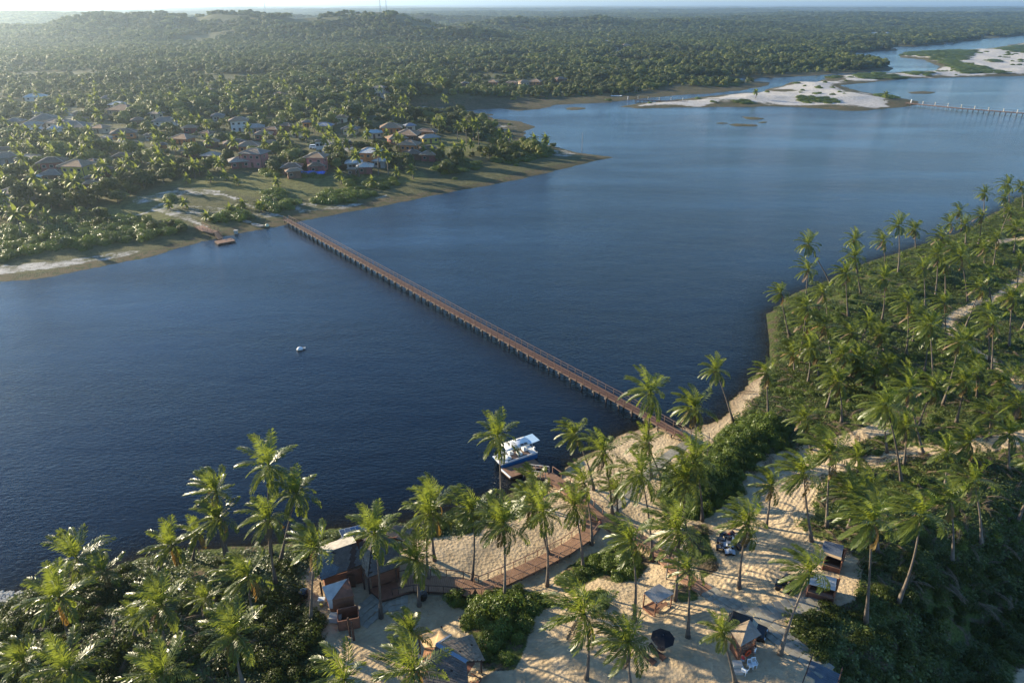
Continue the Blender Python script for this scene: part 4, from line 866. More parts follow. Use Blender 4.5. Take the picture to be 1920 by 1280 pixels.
PMK = [(40, 430, 'on the left shore'), (90, 390, 'beside the left lawn'), (170, 365, 'at the edge of the left lawn'), (60, 270, 'among the leftmost village roofs'), (250, 320, 'in the dense palm stand left of the open green'), (390, 320, 'in the row behind the open green'),
       (300, 270, 'in the gardens of the middle village'), (150, 220, 'around the pale parking lot'), (500, 260, 'in the upper village gardens'), (450, 390, 'near the start of the footbridge path'), (620, 270, 'around the turning circle'), (710, 310, 'in front of the white roofs'),
       (680, 250, 'behind the turning circle'), (770, 320, 'on the grass below the headland houses'), (860, 280, 'on the headland lawn'), (880, 250, 'in the tall group behind the headland lawn'), (1010, 270, 'at the tip of the headland'), (945, 260, 'in the bright pair on the headland'), (600, 180, 'at the back of the village'), (350, 190, 'below the wooded hill'), (1500, 185, 'alone on the white spit')]
items = []; stuffP = []; FC_OBJ = []
for i, (px, py, cy_) in enumerate(FP):
    if i >= nfp:
        b = at(px, py); stuffP.append((b.x, b.y, b.z, max(3.5, (py - cy_) * math.hypot(b.x, b.y) / FPX))); continue
    b = at(px, py); dx, dy, dz = ray(px, cy_); t = b.y / dy; hh = max(2.0, CAM_H + dz * t - b.z); root = empty('coconut_palm', b)
    m = MB(); l = rgn.uniform(-.8, .8); m.tube([(0, 0, -.3), (l * 0.2, 0, hh * 0.5), (l, 0, hh)], [0.24, 0.16, 0.12], 5); m.build('trunk', M_TRUNK, root)
    c = part('crown', FCROWN_ME[i % 4], root, (l, 0, hh), rgn.uniform(-.6, .6)); s = 1.15 * min(1.0, 0.55 + hh / 14); c.scale = (s, s, s)
    if len(FC_OBJ) < 4: FC_OBJ.append(c)
    items.append((root, px, cy_, 'tall' if hh > 9 else ('low' if hh < 5 else 'mid height')))
by_place(items, PMK, 'coconut palm', 'palm tree', 'coconut palms in the far shore village')

SPp = np.array(stuffP); instances('palm_stand', FC_OBJ, SPp[:, :3] + np.stack([0 * SPp[:, 3], 0 * SPp[:, 3], SPp[:, 3]], 1), RNG.uniform(0.85, 1.2, len(SPp)), RNG.uniform(-.5, .5, len(SPp)), RNG.integers(0, 4, len(SPp)), 'palm crowns rising out of the village woodland', 'palm crowns')
# ------------------------------------------------------------------ labels of the near palms
NM = [(110, 1110, 'in the thicket at the lower left corner'), (250, 1250, 'at the bottom edge, far left'), (320, 1110, 'in the left shoreline thicket'), (460, 1150, 'in the thicket left of the sandy yard'), (410, 960, 'on the bank at the left water edge'), (525, 950, 'rising over the lagoon, left of the solar panels'),
      (592, 1024, 'at the left corner of the shingled restaurant'), (705, 1000, 'in front of the shingled restaurant'), (780, 1050, 'beside the right roof of the restaurant'), (812, 950, 'on the dune right of the restaurant'), (887, 960, 'at the bend of the boardwalk'), (780, 1220, 'beside the tan awning hut'), (650, 1272, 'at the bottom edge below the sandy yard'),
      (944, 984, 'on the lower side of the boardwalk, behind dark shrubs'), (933, 822, 'in front of the white and blue boat'), (1010, 940, 'between the boat dock and the boardwalk'), (1078, 952, 'at the boardwalk junction'), (1090, 880, 'on the beach beside the gangway'), (1145, 870, 'in the middle of the beach'), (1215, 800, 'beside the end of the footbridge'),
      (1203, 892, 'between the beach and the paved path'), (1302, 800, 'at the landing of the footbridge'), (1342, 694, 'leaning over the water past the footbridge'), (1290, 900, 'in front of the big green shrubs'), (1272, 990, 'beside the brown brush and the boardwalk'), (1182, 1006, 'above the shrubs by the metal roofed pavilion'),
      (1290, 1062, 'right of the metal roofed pavilion'), (1095, 1156, 'left of the metal roofed pavilion'), (1178, 1200, 'left of the black umbrella'), (1352, 1180, 'beside the lookout hut'), (1400, 974, 'beside the parked quad bikes'), (1516, 1066, 'beside the two kiosks'), (1445, 908, 'at the mouth of the sandy track'), (1535, 870, 'beside the sandy track'),
      (1510, 784, 'between the lake bank and the track'), (1437, 699, 'on the lake bank above the green shrubs'), (1600, 720, 'in the lower middle of the grove'), (1657, 765, 'above the bend of the sandy track'), (1706, 790, 'over the upper sandy track'), (1773, 843, 'along the upper sandy track'), (1860, 790, 'at the right edge above the track'),
      (1635, 960, 'in the green below the track'), (1728, 966, 'on the slope below the track'), (1820, 920, 'on the dark slope at the right'), (1860, 710, 'at the right edge below the footpath'), (1515, 480, 'in the pair leaning over the lake'), (1465, 551, 'at the lake corner of the grove'), (1543, 560, 'just inside the lake corner of the grove'), (1600, 465, 'on the upper lake edge'),
      (1584, 511, 'behind the upper lake edge'), (1675, 430, 'in the tall group at the upper lake edge'), (1700, 520, 'in the upper grove'), (1655, 560, 'beside the mossy clearing'), (1701, 600, 'right of the mossy clearing'), (1800, 405, 'in the trio standing over the lake'), (1884, 360, 'at the far top of the grove'), (1840, 400, 'below the far top of the grove'),
      (1870, 445, 'near the far end of the footpath'), (1774, 490, 'in the upper right grove'), (1850, 530, 'above the winding footpath'), (1771, 570, 'left of the winding footpath'), (1855, 610, 'right of the winding footpath'), (1740, 620, 'in the dense middle of the grove'), (1820, 660, 'below the winding footpath'), (1520, 640, 'on the grassy lake side'), (1600, 640, 'in the middle of the grassy lake side'), (1650, 700, 'in the heart of the lower grove')]
by_place([(r, c[0], c[1], 'small' if hh < 7 else ('tall leaning' if abs(lx) > 2.6 else ('tall' if hh > 12.5 else 'mid sized'))) for r, b, c, hh, lx in PALMS], NM, 'coconut palm', 'palm tree', 'coconut palms on the near shore')

# ------------------------------------------------------------------ shrub masses
SHRUB_MARKS = {'b1': 'in the dark clump between the tan awning and the boardwalk', 'b2': 'in the bright clump left of the metal roofed pavilion', 'b2b': 'in the narrow clump below the bright one', 'b3': 'in the big bank beside the landing of the footbridge',
 'b4': 'in the brown brush left of the quad bikes', 'b5': 'in the small clump behind the pavilion', 'b6': 'on the bank between boat and dune'}
def fill(poly, s, jit=0.4):
    W = [tuple(at(*p)[:2]) for p in poly]; wx = [p[0] for p in W]; wy = [p[1] for p in W]; gx, gy = np.meshgrid(np.arange(min(wx), max(wx), s), np.arange(min(wy), max(wy), s))
    gx = gx.ravel() + RNG.uniform(-jit, jit, gx.size) * s; gy = gy.ravel() + RNG.uniform(-jit, jit, gy.size) * s; d = sdf(gx, gy, W); k = d > 0.3; return gx[k], gy[k], d[k]
NSH = [None] * 5; cnt = 0
for key, poly in BUSHES.items():
    gx, gy, dd = fill(poly, 1.75)
    z = height(gx, gy)
    for i in range(len(gx)):
        brush = key == 'b4' and RNG.random() < 0.75
        me_ = BRUSH_ME[i % 2] if brush else SHRUB_ME[(i + cnt) % 5]; o = part('sea_shrub' if not brush else 'dry_shrub', me_, None, (gx[i], gy[i], z[i] - 0.1), float(RNG.uniform(0, 6.28)))
        s = min(1.25, 0.62 + dd[i] * 0.16) * RNG.uniform(0.85, 1.15); hs = (1.25 if key in ('b1', 'b3') else 0.95) * s; o.scale = (s, s, hs)
        if key == 'b3': o.location.z += min(dd[i] * 0.25, 1.2) * 0.5
        if not brush and NSH[(i + cnt) % 5] is None: NSH[(i + cnt) % 5] = o
        tag(o, f"{'dry brown shrub' if brush else 'leafy green shrub'} {SHRUB_MARKS[key]}", 'shrub', f"{'dry' if brush else 'green'} shrubs {SHRUB_MARKS[key]}")
    cnt += len(gx)
# the green floor: vines, tussocks and scrub in countless number
def cover_points(s, x0, x1, y0, y1):
    gx, gy = np.meshgrid(np.arange(x0, x1, s), np.arange(y0, y1, s)); gx = gx.ravel() + RNG.uniform(-.5, .5, gx.size) * s; gy = gy.ravel() + RNG.uniform(-.5, .5, gy.size) * s
    k = (np.abs(gx) < 0.9 * gy + 25); gx, gy = gx[k], gy[k]; dn = sdf(gx, gy, W_NEAR); k = dn > 0.8; gx, gy, dn = gx[k], gy[k], dn[k]; z = height(gx, gy); px, py = project(gx, gy, z)
    k = (px > -120) & (px < 2040) & (py < 1400); gx, gy, z, px, py, dn = [v[k] for v in (gx, gy, z, px, py, dn)]
    ok = sdf(px, py, SAND) < 3 * fbm(gx, gy, 5, 151, 2)
    for pts, w in DIRT_PATHS: ok &= linedist(gx, gy, [tuple(at(*q)[:2]) for q in pts]) > w * 0.9
    ok &= ~((px > 1030) & (px < 1460) & (dn < 2.5)); ok &= ~((px > 1880) & (py > 1235))
    return gx[ok], gy[ok], z[ok], px[ok], py[ok], dn[ok]
gx, gy, z, px, py, dn = cover_points(0.95, -75, 270, 38, 310)
bare = fbm(gx, gy, 8, 161, 4); k = bare < np.where(px > 1400, 0.30, 0.5); gx, gy, z, px, py = [v[k] for v in (gx, gy, z, px, py)]
protos = []
for i in range(4):
    j = len(gx) // 2 + i * 7; o = part('ground_vine', COVER_ME[i], None, (gx[j], gy[j], z[j])); o.scale = (1, 1, 1); protos.append(o); tag(o, 'low green vine spreading over the sand in the grove', 'vine', 'ground vines in the grove')
instances('ground_cover', protos, np.stack([gx, gy, z - 0.03], 1), RNG.uniform(0.7, 1.6, len(gx)), RNG.uniform(0, 6.28, len(gx)), RNG.integers(0, 4, len(gx)), 'low green vines and weeds covering the sandy ground', 'ground cover')
print('cover', len(gx))
# scrub thickets: dense at lower left, broken elsewhere
gx, gy, z, px, py, dn = cover_points(1.9, -75, 270, 38, 310)
left = px < 640; thick = fbm(gx, gy, 11, 171, 4)
prob = np.where(left, np.where(thick > -0.22, 0.9, 0.12), np.where(thick > -0.08, 0.6, 0.14)); prob = np.where((px > 1480) & (py > 1050), np.where(thick > -0.35, 0.85, .35), prob)
k = RNG.random(len(gx)) < prob; k &= ~((px > 640) & (px < 1030) & (py > 940) & (py < 1010) & (RNG.random(len(gx)) < 0.4))
gx, gy, z, px, py, dn = [v[k] for v in (gx, gy, z, px, py, dn)]
S_ = np.where(px < 640, RNG.uniform(0.75, 1.25, len(gx)), RNG.uniform(0.35, 0.85, len(gx))); S_ = np.where((px > 1480) & (py > 1050), RNG.uniform(0.5, 1.0, len(gx)), S_); S_ *= np.clip(0.5 + dn / 12, 0.5, 1)
d_ = np.hypot(gx, gy) / S_; order = np.argsort(np.where((px > -20) & (px < 1940) & (py < 1300), d_, 1e9))
XM = [(80, 1240, 'in the dark thicket at the lower left corner'), (250, 1150, 'in the thicket among the left palms'), (450, 1200, 'in the thicket beside the sandy yard'), (480, 1080, 'on the bank left of the restaurant'), (350, 1080, 'on the left lagoon bank'), (800, 990, 'on the bank right of the solar panels'),
      (1600, 1230, 'on the dark slope at the lower right'), (1780, 1150, 'on the shaded seaward slope'), (1700, 950, 'below the sandy track'), (1560, 950, 'beside the mouth of the sandy track'), (1600, 700, 'in the middle of the grove'), (1800, 700, 'in the right of the grove'), (1550, 600, 'near the lake side of the grove')]
DSH = [None] * 5
for i, j in enumerate(order[:240]):
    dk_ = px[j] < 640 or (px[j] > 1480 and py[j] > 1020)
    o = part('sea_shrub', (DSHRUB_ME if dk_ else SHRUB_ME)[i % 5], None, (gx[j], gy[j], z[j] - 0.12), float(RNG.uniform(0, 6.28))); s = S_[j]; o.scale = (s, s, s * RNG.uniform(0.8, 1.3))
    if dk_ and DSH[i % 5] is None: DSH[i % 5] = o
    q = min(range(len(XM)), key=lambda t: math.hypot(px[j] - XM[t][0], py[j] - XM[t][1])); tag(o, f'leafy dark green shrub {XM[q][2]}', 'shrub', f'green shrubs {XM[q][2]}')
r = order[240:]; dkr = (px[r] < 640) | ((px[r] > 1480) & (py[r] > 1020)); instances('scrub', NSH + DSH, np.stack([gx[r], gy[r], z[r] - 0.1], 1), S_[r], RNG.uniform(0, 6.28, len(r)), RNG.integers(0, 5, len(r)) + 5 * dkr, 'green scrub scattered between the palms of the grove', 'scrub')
# ------------------------------------------------------------------ materials of built things
M_DECK = simple_mat('deck_boards', (0.26, 0.150, 0.092), 0.75, 0.28, 1.2, spec=0.25)
M_BRDECK = simple_mat('bridge_boards', (0.125, 0.066, 0.046), 0.75, 0.28, 1.2, spec=0.25)
M_BRRAIL = simple_mat('bridge_rail', (0.11, 0.07, 0.052), 0.7, 0.2, 2)
M_DECKG = simple_mat('weathered_boards', (0.25, 0.22, 0.19), 0.8, 0.25, 1.2, spec=0.25)
M_STAIR = simple_mat('blue_grey_boards', (0.10, 0.12, 0.14), 0.7, 0.25, 1.2, spec=0.3)
M_RAIL = simple_mat('rail_timber', (0.23, 0.13, 0.085), 0.7, 0.2, 2)
M_RAILP = simple_mat('pale_rail', (0.50, 0.46, 0.42), 0.55, 0.15, 2)
M_DARKW = simple_mat('dark_timber', (0.065, 0.035, 0.025), 0.75, 0.25, 2)
M_REDW = simple_mat('stained_timber', (0.20, 0.085, 0.05), 0.7, 0.25, 2)
M_CONC = simple_mat('concrete', (0.42, 0.40, 0.36), 0.9, 0.18, 1.5, spec=0.2)
M_CAP = simple_mat('stained_concrete', (0.16, 0.135, 0.11), 0.9, 0.25, 1.5, spec=0.2)
M_SLAB = simple_mat('paving', (0.27, 0.25, 0.20), 0.85, 0.2, 1.0, spec=0.2, objvar=0.12)
M_SHING = simple_mat('shingle', (0.12, 0.10, 0.085), 0.6, 0.35, 1.8, spec=0.35)
M_SHINGB = simple_mat('blue_shingle', (0.13, 0.155, 0.17), 0.5, 0.3, 1.8, spec=0.4)
M_THATCH = simple_mat('old_tile', (0.24, 0.185, 0.13), 0.75, 0.35, 2.2, spec=0.3)
M_CORR = simple_mat('corrugated_metal', (0.40, 0.385, 0.36), 0.5, 0.3, 0.9, metal=0.2, spec=0.5)
M_CORRB = simple_mat('blue_sheet', (0.10, 0.125, 0.165), 0.5, 0.25, 0.9, spec=0.4)
M_TARPW = simple_mat('white_tarpaulin', (0.46, 0.45, 0.43), 0.5, 0.15, 1.5)
M_OLDW = simple_mat('weathered_sheet', (0.40, 0.36, 0.30), 0.8, 0.25, 1.5, spec=0.15)
M_TARPB = simple_mat('blue_tarpaulin', (0.02, 0.13, 0.55), 0.4, 0.2, 1.5)
M_TARPG = simple_mat('grey_blue_tarpaulin', (0.20, 0.25, 0.31), 0.45, 0.2, 1.5)
M_TAN = simple_mat('tan_canvas', (0.56, 0.37, 0.19), 0.8, 0.12, 1.0)
M_RUST = simple_mat('rust_canvas', (0.36, 0.17, 0.08), 0.8, 0.15, 1.0)
M_WHITE = simple_mat('white_paint', (0.78, 0.78, 0.76), 0.4, 0.05, 1)
M_BLUE = simple_mat('blue_hull', (0.015, 0.14, 0.36), 0.3, 0.15, 1, spec=0.6)
M_BLACK = simple_mat('black_paint', (0.010, 0.010, 0.012), 0.25, 0.2, 1, spec=0.6)
M_TYRE = simple_mat('tyre_rubber', (0.012, 0.012, 0.012), 0.8, 0.2, 1, spec=0.3)
M_BLACKC = simple_mat('black_canvas', (0.016, 0.017, 0.022), 0.85, 0.2, 2, spec=0.2)
M_PLAST = simple_mat('white_plastic', (0.72, 0.76, 0.78), 0.35, 0.04, 1)
M_ORANGE = simple_mat('orange_plastic', (0.75, 0.09, 0.02), 0.4, 0.05, 1)
M_STEEL = simple_mat('steel', (0.45, 0.45, 0.45), 0.35, 0.1, 1, metal=0.8)
M_PANEL = simple_mat('solar_cells', (0.12, 0.15, 0.20), 0.18, 0.35, 0.5, spec=0.7)
M_PANELB = simple_mat('blue_solar_cells', (0.05, 0.10, 0.20), 0.18, 0.25, 0.5, spec=0.7)
M_SKIN = simple_mat('skin', (0.30, 0.16, 0.10), 0.6, 0.05)
M_SKINW = simple_mat('bathing_suit', (0.35, 0.03, 0.03), 0.7, 0.05)

def resample(pts, step):
    out = [pts[0]]; acc = 0.0
    for a, b in zip(pts[:-1], pts[1:]):
        L_ = (b - a).length; d = step - acc
        while d <= L_: out.append(a.lerp(b, d / L_)); d += step
        acc = (acc + L_) % step
    if (out[-1] - pts[-1]).length > step * 0.4: out.append(pts[-1])
    return out
def frames(pts):
    out = []
    for i in range(len(pts)):
        d = (pts[min(i + 1, len(pts) - 1)] - pts[max(i - 1, 0)]); d.z = 0; d.normalize(); out.append(Vector((d.y, -d.x, 0)))
    return out
def boardwalk(name, label, pts, width=2.0, mat=None, rails=(1, 1), rail_mat=None, post_step=2.0, rail_h=1.0, mid=True, legs=True, cat='boardwalk', bents=False, plank=0.24, skirt=0.25):
    """a run of planked deck along pts (deck-top points, right side = +)"""
    mat = mat or M_DECK; rail_mat = rail_mat or M_RAIL; o0 = pts[0].copy(); P = [p - o0 for p in pts]
    root = empty(name, o0); tag(root, label, cat)
    fine = resample(P, plank); fr = frames(fine); m = MB(); rng = random.Random(3)
    for i in range(len(fine) - 1):
        a, b = fine[i], fine[i + 1]; g = (b - a) * 0.06; z = rng.uniform(-0.008, 0.008); n0, n1 = fr[i] * width / 2, fr[i + 1] * width / 2
        q = [a - n0 + g, a + n0 + g, b + n1 - g, b - n1 - g]; m.slab([v + Vector((0, 0, z)) for v in q][::-1], 0.05)
    d = m.build('deck_planks', mat, root); tag(d, kind='stuff')
    co = resample(P, post_step); cf = frames(co)
    for s in (-1, 1):
        bm_ = MB()
        for i in range(len(co) - 1): bm_.bar(co[i] + cf[i] * s * (width / 2 - 0.06) - Vector((0, 0, .16 + skirt / 2 - .1)), co[i + 1] + cf[i + 1] * s * (width / 2 - 0.06) - Vector((0, 0, .16 + skirt / 2 - .1)), 0.12, skirt)
        bm_.build('side_beam', rail_mat if rail_mat is not M_RAILP else mat, root)
        if not rails[0 if s < 0 else 1]: continue
        pm = MB().box((0, 0, rail_h / 2 - 0.15), (0.09, 0.09, rail_h + 0.3)).mesh('rail_post', rail_mat)
        for i in range(len(co)): part('rail_post', pm, root, co[i] + cf[i] * s * (width / 2 + 0.03), math.atan2(cf[i].y, cf[i].x))
        for k, h in enumerate((rail_h, rail_h * 0.5) if mid else (rail_h,)):
            rb = MB()
            for i in range(len(co) - 1): rb.bar(co[i] + cf[i] * s * (width / 2 + 0.03) + Vector((0, 0, h)), co[i + 1] + cf[i + 1] * s * (width / 2 + 0.03) + Vector((0, 0, h)), 0.10 if k == 0 else 0.04, 0.07 if k == 0 else 0.04)
            rb.build('handrail' if k == 0 else 'mid_rail', rail_mat, root)
    if legs and not bents:
        lm = MB()
        for i in range(0, len(co)):
            w0 = o0 + co[i]; g = max(hz(w0.x, w0.y), -1) - 0.3
            if co[i].z + o0.z - g > 0.5:
                for s in (-1, 1): lm.bar(co[i] + cf[i] * s * (width / 2 - 0.15) + Vector((0, 0, -.1)), Vector((co[i].x + cf[i].x * s * (width / 2 - 0.15), co[i].y + cf[i].y * s * (width / 2 - 0.15), g - o0.z)), 0.14)
        if lm.V: tag(lm.build('deck_legs', M_DARKW, root), kind='stuff')
    if bents:
        cme = MB().box((0, 0, -0.42), (width + 0.5, 0.38, 0.30)).mesh('pile_cap', M_CAP)
        pp = MB()
        for s in (-1, 1): pp.lathe((s * (width / 2 - 0.15), 0, -2.4), [(0.13, 0), (0.13, 1.9)], 7)
        ppm = pp.mesh('pile_pair', M_DARKW)
        for i, (q, f) in enumerate(zip(resample(P, 3.1), frames(resample(P, 3.1)))):
            w0 = o0 + q
            if hz(w0.x, w0.y) < 0.7: part('pile_cap', cme, root, q, math.atan2(f.y, f.x)); part('pile_pair', ppm, root, q, math.atan2(f.y, f.x))
    return root
def deckpts(px, dz=0.55, smooth=True):
    P = [at(x, y, dz) for x, y in px]; return P
# long footbridge over the lagoon
br = [atz(537, 411, 1.35), atz(860, 588, 1.25), atz(1198, 770, 1.25), atz(1262, 806, 1.6), atz(1292, 823, 1.95)]
boardwalk('footbridge', 'very long narrow timber footbridge crossing the dark lagoon between the two shores', br, 1.65, M_BRDECK, (1, 1), M_BRRAIL, 2.0, 1.1, True, True, 'footbridge', True, 0.3)
# far right footbridge with white lamp posts
fb = boardwalk('footbridge', 'distant footbridge with white posts, right of the white sand spit', [atz(1700, 193, 1.6), atz(1800, 203, 1.6), atz(1930, 213, 1.6), atz(2100, 226, 1.6)], 3.2, M_DECK, (1, 1), M_DARKW, 6, 1.3, False, True, 'footbridge', True, 1.6)
fb2 = boardwalk('footbridge', 'small distant footbridge with white posts left of the white sand spit', [atz(1192, 187, 1.4), atz(1240, 189, 1.4), atz(1290, 190, 1.4)], 3.0, M_DARKW, (1, 1), M_DARKW, 6, 1.2, False, True, 'footbridge', True, 1.6)
WP = MB().box((0, 0, 1.0), (0.38, 0.38, 2.0)).box((0, 0, 2.0), (0.5, 0.5, 0.2)).mesh('white_post', M_CONC)
for root, L_ in ((fb, [(1730, 196), (1753, 198), (1777, 200), (1802, 202.5), (1827, 205), (1853, 207.5), (1881, 210), (1907, 212)]), (fb2, [(1196, 186), (1215, 187), (1236, 188), (1258, 188.5), (1280, 189)])):
    for x, y in L_: part('white_post', WP, root, atz(x, y, 1.6) - root.location)
for x, y, s in ((1177, 187, 'left'), (1708, 193, 'right')):
    o = MB().box((0, 0, 1.0), (0.45, 0.45, 2.3)).box((0, 0, 2.2), (0.6, 0.6, 0.2)).build('white_gate_post', M_WHITE, None, loc=at(x, y)); tag(o, f'white post on the bank at the {"left" if s == "left" else "near"} end of the {"small" if s == "left" else "right"} distant footbridge', 'post')
# far-left jetty
boardwalk('jetty_walkway', 'short timber walkway with dark posts going down to the small left jetty', [at(372, 424, .6), at(388, 431, .9), at(404, 435, .9)], 2.6, M_DECK, (1, 1), M_RAIL, 2.0, 1.0, True)
boardwalk('jetty_ramp', 'short dark ramp down to the small floating jetty on the left shore', [at(404, 435, .9), atz(414, 448, 0.5)], 1.4, M_DARKW, (1, 1), M_DARKW, 2.0, .9, False, False)
def float_dock(name, label, corners, z, mat, edge=None):
    P = [atz(x, y, z) for x, y in corners]; c = sum(P, Vector()) / 4; root = empty(name, c); tag(root, label, 'dock'); Q = [p - c for p in P]
    u = (Q[1] - Q[0]); n = max(3, int(u.length / 0.2)); m = MB()
    for k in range(n):
        a, b = k / n + 0.06 / n, (k + 1) / n - 0.06 / n
        m.slab([Q[0].lerp(Q[1], a), Q[0].lerp(Q[1], b), Q[3].lerp(Q[2], b), Q[3].lerp(Q[2], a)], 0.05)
    tag(m.build('deck_planks', mat, root), kind='stuff')
    e = MB()
    for a, b in ((0, 1), (1, 2), (2, 3), (3, 0)): e.bar(Q[a] - Vector((0, 0, .22)), Q[b] - Vector((0, 0, .22)), 0.12, 0.3)
    e.build('frame', M_DARKW, root); f = MB()
    for t in (0.2, 0.5, 0.8):
        a = Q[0].lerp(Q[3], t); b = Q[1].lerp(Q[2], t); f.tube([a - Vector((0, 0, .45)), b - Vector((0, 0, .45))], 0.25, 8)
    f.build('float', M_BLACKC, root)
    if edge: MB().bar(Q[edge[0]] + Vector((0, 0, .0)), Q[edge[1]] + Vector((0, 0, .0)), 0.22, 0.14).build('white_edge_board', M_WHITE, root)
    return root
float_dock('floating_jetty', 'small brown floating jetty at the left end of the far shore', [(402, 452), (409, 457), (441, 451), (434, 446)], 0.5, M_DECK)
float_dock('floating_dock', 'brown floating timber dock beside the white and blue boat', [(939, 879), (957, 895), (1018, 874), (1002, 860)], 0.5, M_DECK, (0, 1))
boardwalk('gangway', 'sloping gangway with pale rails between the floating dock and the shore walkway', [atz(985, 885, 0.75), atz(1026, 890, 1.3)], 1.5, M_DECK, (1, 1), M_RAILP, 1.4, 1.0, True, True)
boardwalk('boardwalk', 'red brown timber boardwalk climbing the beach from the gangway', [atz(1027, 889, 1.35), at(1062, 914, .8), at(1100, 950, .55), at(1126, 972, .5)], 1.95, M_DECK, (1, 1), M_RAIL, 1.9, 1.0, False)
boardwalk('boardwalk', 'timber boardwalk descending from the junction past the pavilion to the paved path', [at(1127, 973, .5), at(1165, 995, .5), at(1205, 1012, .5), at(1243, 1042, .5), at(1275, 1072, .5), at(1303, 1092, .3), at(1326, 1108, .12)], 1.95, M_DECK, (0, 1), M_RAIL, 1.9, 1.0, False)
boardwalk('boardwalk', 'curving timber boardwalk with handrails below the sand dune', [at(1112, 984, .5), at(1095, 1006, .6), at(1062, 1028, .6), at(1020, 1050, .6), at(970, 1074, .6), at(930, 1092, .6), at(893, 1106, .6)], 1.95, M_DECK, (1, 1), M_RAIL, 1.9, 1.0, False)
boardwalk('boardwalk', 'shaded timber boardwalk between the restaurant deck and the bend by the palm', [at(890, 1105, .6), at(860, 1096, .6), at(815, 1093, .6), at(770, 1092, .5), at(735, 1100, .4)], 2.6, M_DECK, (1, 1), M_DARKW, 1.9, 1.0, False)
boardwalk('beach_stair', 'blue grey plank walkway with posts at the bottom right end of the paved path', [at(1548, 1250, .25), at(1540, 1275, .3), at(1528, 1310, .2)], 2.7, M_STAIR, (1, 1), M_DARKW, 1.7, 1.0, False)
def deck_poly(name, label, corners, dz, mat, cat='deck'):
    c0 = at(*corners[0]); z = max(at(*c).z for c in corners) + dz; P = [atz(x, y, z) for x, y in corners]; c = sum(P, Vector()) / len(P); Q = [p - c for p in P]; root = empty(name, c); tag(root, label, cat)
    n = 14; m = MB()
    for k in range(n):
        a, b = k / n + 0.003, (k + 1) / n - 0.003; m.slab([Q[0].lerp(Q[1], a), Q[0].lerp(Q[1], b), Q[3].lerp(Q[2], b), Q[3].lerp(Q[2], a)], 0.05)
    tag(m.build('deck_planks', mat, root), kind='stuff'); MB().slab([q * 0.985 - Vector((0, 0, .06)) for q in Q], max(0.2, dz)).build('frame', M_DARKW, root); return root
deck_poly('junction_deck', 'brown timber deck where the boardwalks meet above the beach', [(1097, 958), (1134, 978), (1114, 999), (1092, 996)], 0.12, M_DECK)
deck_poly('terrace_deck', 'dark brown timber terrace in front of the shingled restaurant', [(690, 1104), (716, 1125), (775, 1108), (752, 1086)], 0.3, M_REDW)

# paving: slabs one by one
SLAB_ME = MB().box((0, 0, 0), (0.76, 0.86, 0.09)).mesh('paving_slab', M_SLAB)
def paving(name, label, px, rows=3, lift=0.05, w=0.8, mat_me=None):
    P = [at(x, y, lift) for x, y in px]; o0 = P[0].copy(); root = empty(name, o0); tag(root, kind='structure'); L_ = resample([p - o0 for p in P], 0.91); fr = frames(L_); rng = random.Random(8)
    for i, q in enumerate(L_):
        for r in range(rows):
            p = q + fr[i] * (r - (rows - 1) / 2) * w; z = hz(p.x + o0.x, p.y + o0.y) + lift - o0.z + rng.uniform(-.012, .012); o = part('paving_slab', mat_me or SLAB_ME, root, (p.x, p.y, z), math.atan2(fr[i].y, fr[i].x)); o.rotation_euler.x = rng.uniform(-.01, .01)
    return root
paving('paved_path', 'paved path of grey green slabs running down to the bottom right corner', [(1322, 1104), (1360, 1128), (1400, 1152), (1450, 1184), (1500, 1222), (1546, 1256)], 3)
paving('paved_path', 'short paved spur of pale slabs leading right to the kiosks', [(1425, 1152), (1455, 1144), (1490, 1136), (1540, 1133)], 3)
paving('paved_path', 'pale grey slab path from the footbridge landing across the beach', [(1288, 830), (1262, 848), (1236, 868), (1200, 902), (1172, 932), (1148, 952)], 2, 0.06, 0.85)
paving('paved_path', 'blue grey slab path crossing the shaded restaurant yard', [(672, 1162), (690, 1145), (716, 1124)], 4, 0.05)
paving('paved_path', 'small blue grey paved square beside the restaurant terrace', [(735, 1130), (758, 1126)], 3, 0.05)

# ------------------------------------------------------------------ roofs laid on photo corner points
def P3(z0, px, py, h): return atz(px, py, z0 + h)
def shingles(quad, rows, cols, mat, name, root, skip=None, t=0.035, seed=1, over=1.25):
    """quad: eave-left, eave-right, ridge-right, ridge-left"""
    a, b, c, d = quad; rng = random.Random(seed); m = MB(); nrm = (b - a).cross(d - a).normalized()
    if nrm.z < 0: nrm = -nrm
    for r in range(rows):
        v0, v1 = r / rows, min(1, (r + over) / rows)
        for k in range(cols):
            u0 = (k + (0.5 if r % 2 else 0)) / cols; u1 = min(1, u0 + 0.94 / cols)
            if u0 >= 1 or (skip and skip(u0, v0)): continue
            if rng.random() < 0.012: continue
            pt = lambda u, v: (a.lerp(b, u)).lerp(d.lerp(c, u), v)
            l = rng.uniform(0, 0.02); lo = nrm * (0.15 + l); hi = nrm * (0.10 + l)
            m.slab([pt(u0, v0) + lo, pt(u1, v0) + lo, pt(u1, v1) + hi, pt(u0, v1) + hi], t)
    o = m.build(name, mat, root); tag(o, kind='stuff'); return o
def quad_slab(q, t, name, mat, root): return MB().slab(q, t).build(name, mat, root)
def corrugated(q, n, mat, root, name='roof', amp=0.035, t=0.03):
    """q: left-low, right-low, right-high, left-high; ribs run from low to high"""
    V = []; F = []; a, b, c, d = q
    for k in range(2 * n + 1):
        u = k / (2 * n); off = Vector((0, 0, amp if k % 2 else -amp)); V += [a.lerp(b, u) + off, d.lerp(c, u) + off]
        if k: F.append((2 * k - 2, 2 * k, 2 * k + 1, 2 * k - 1))
    m = MB(); m.add(V, F); o = m.build(name, mat, root); s = o.modifiers.new('t', 'SOLIDIFY'); s.thickness = t; return o

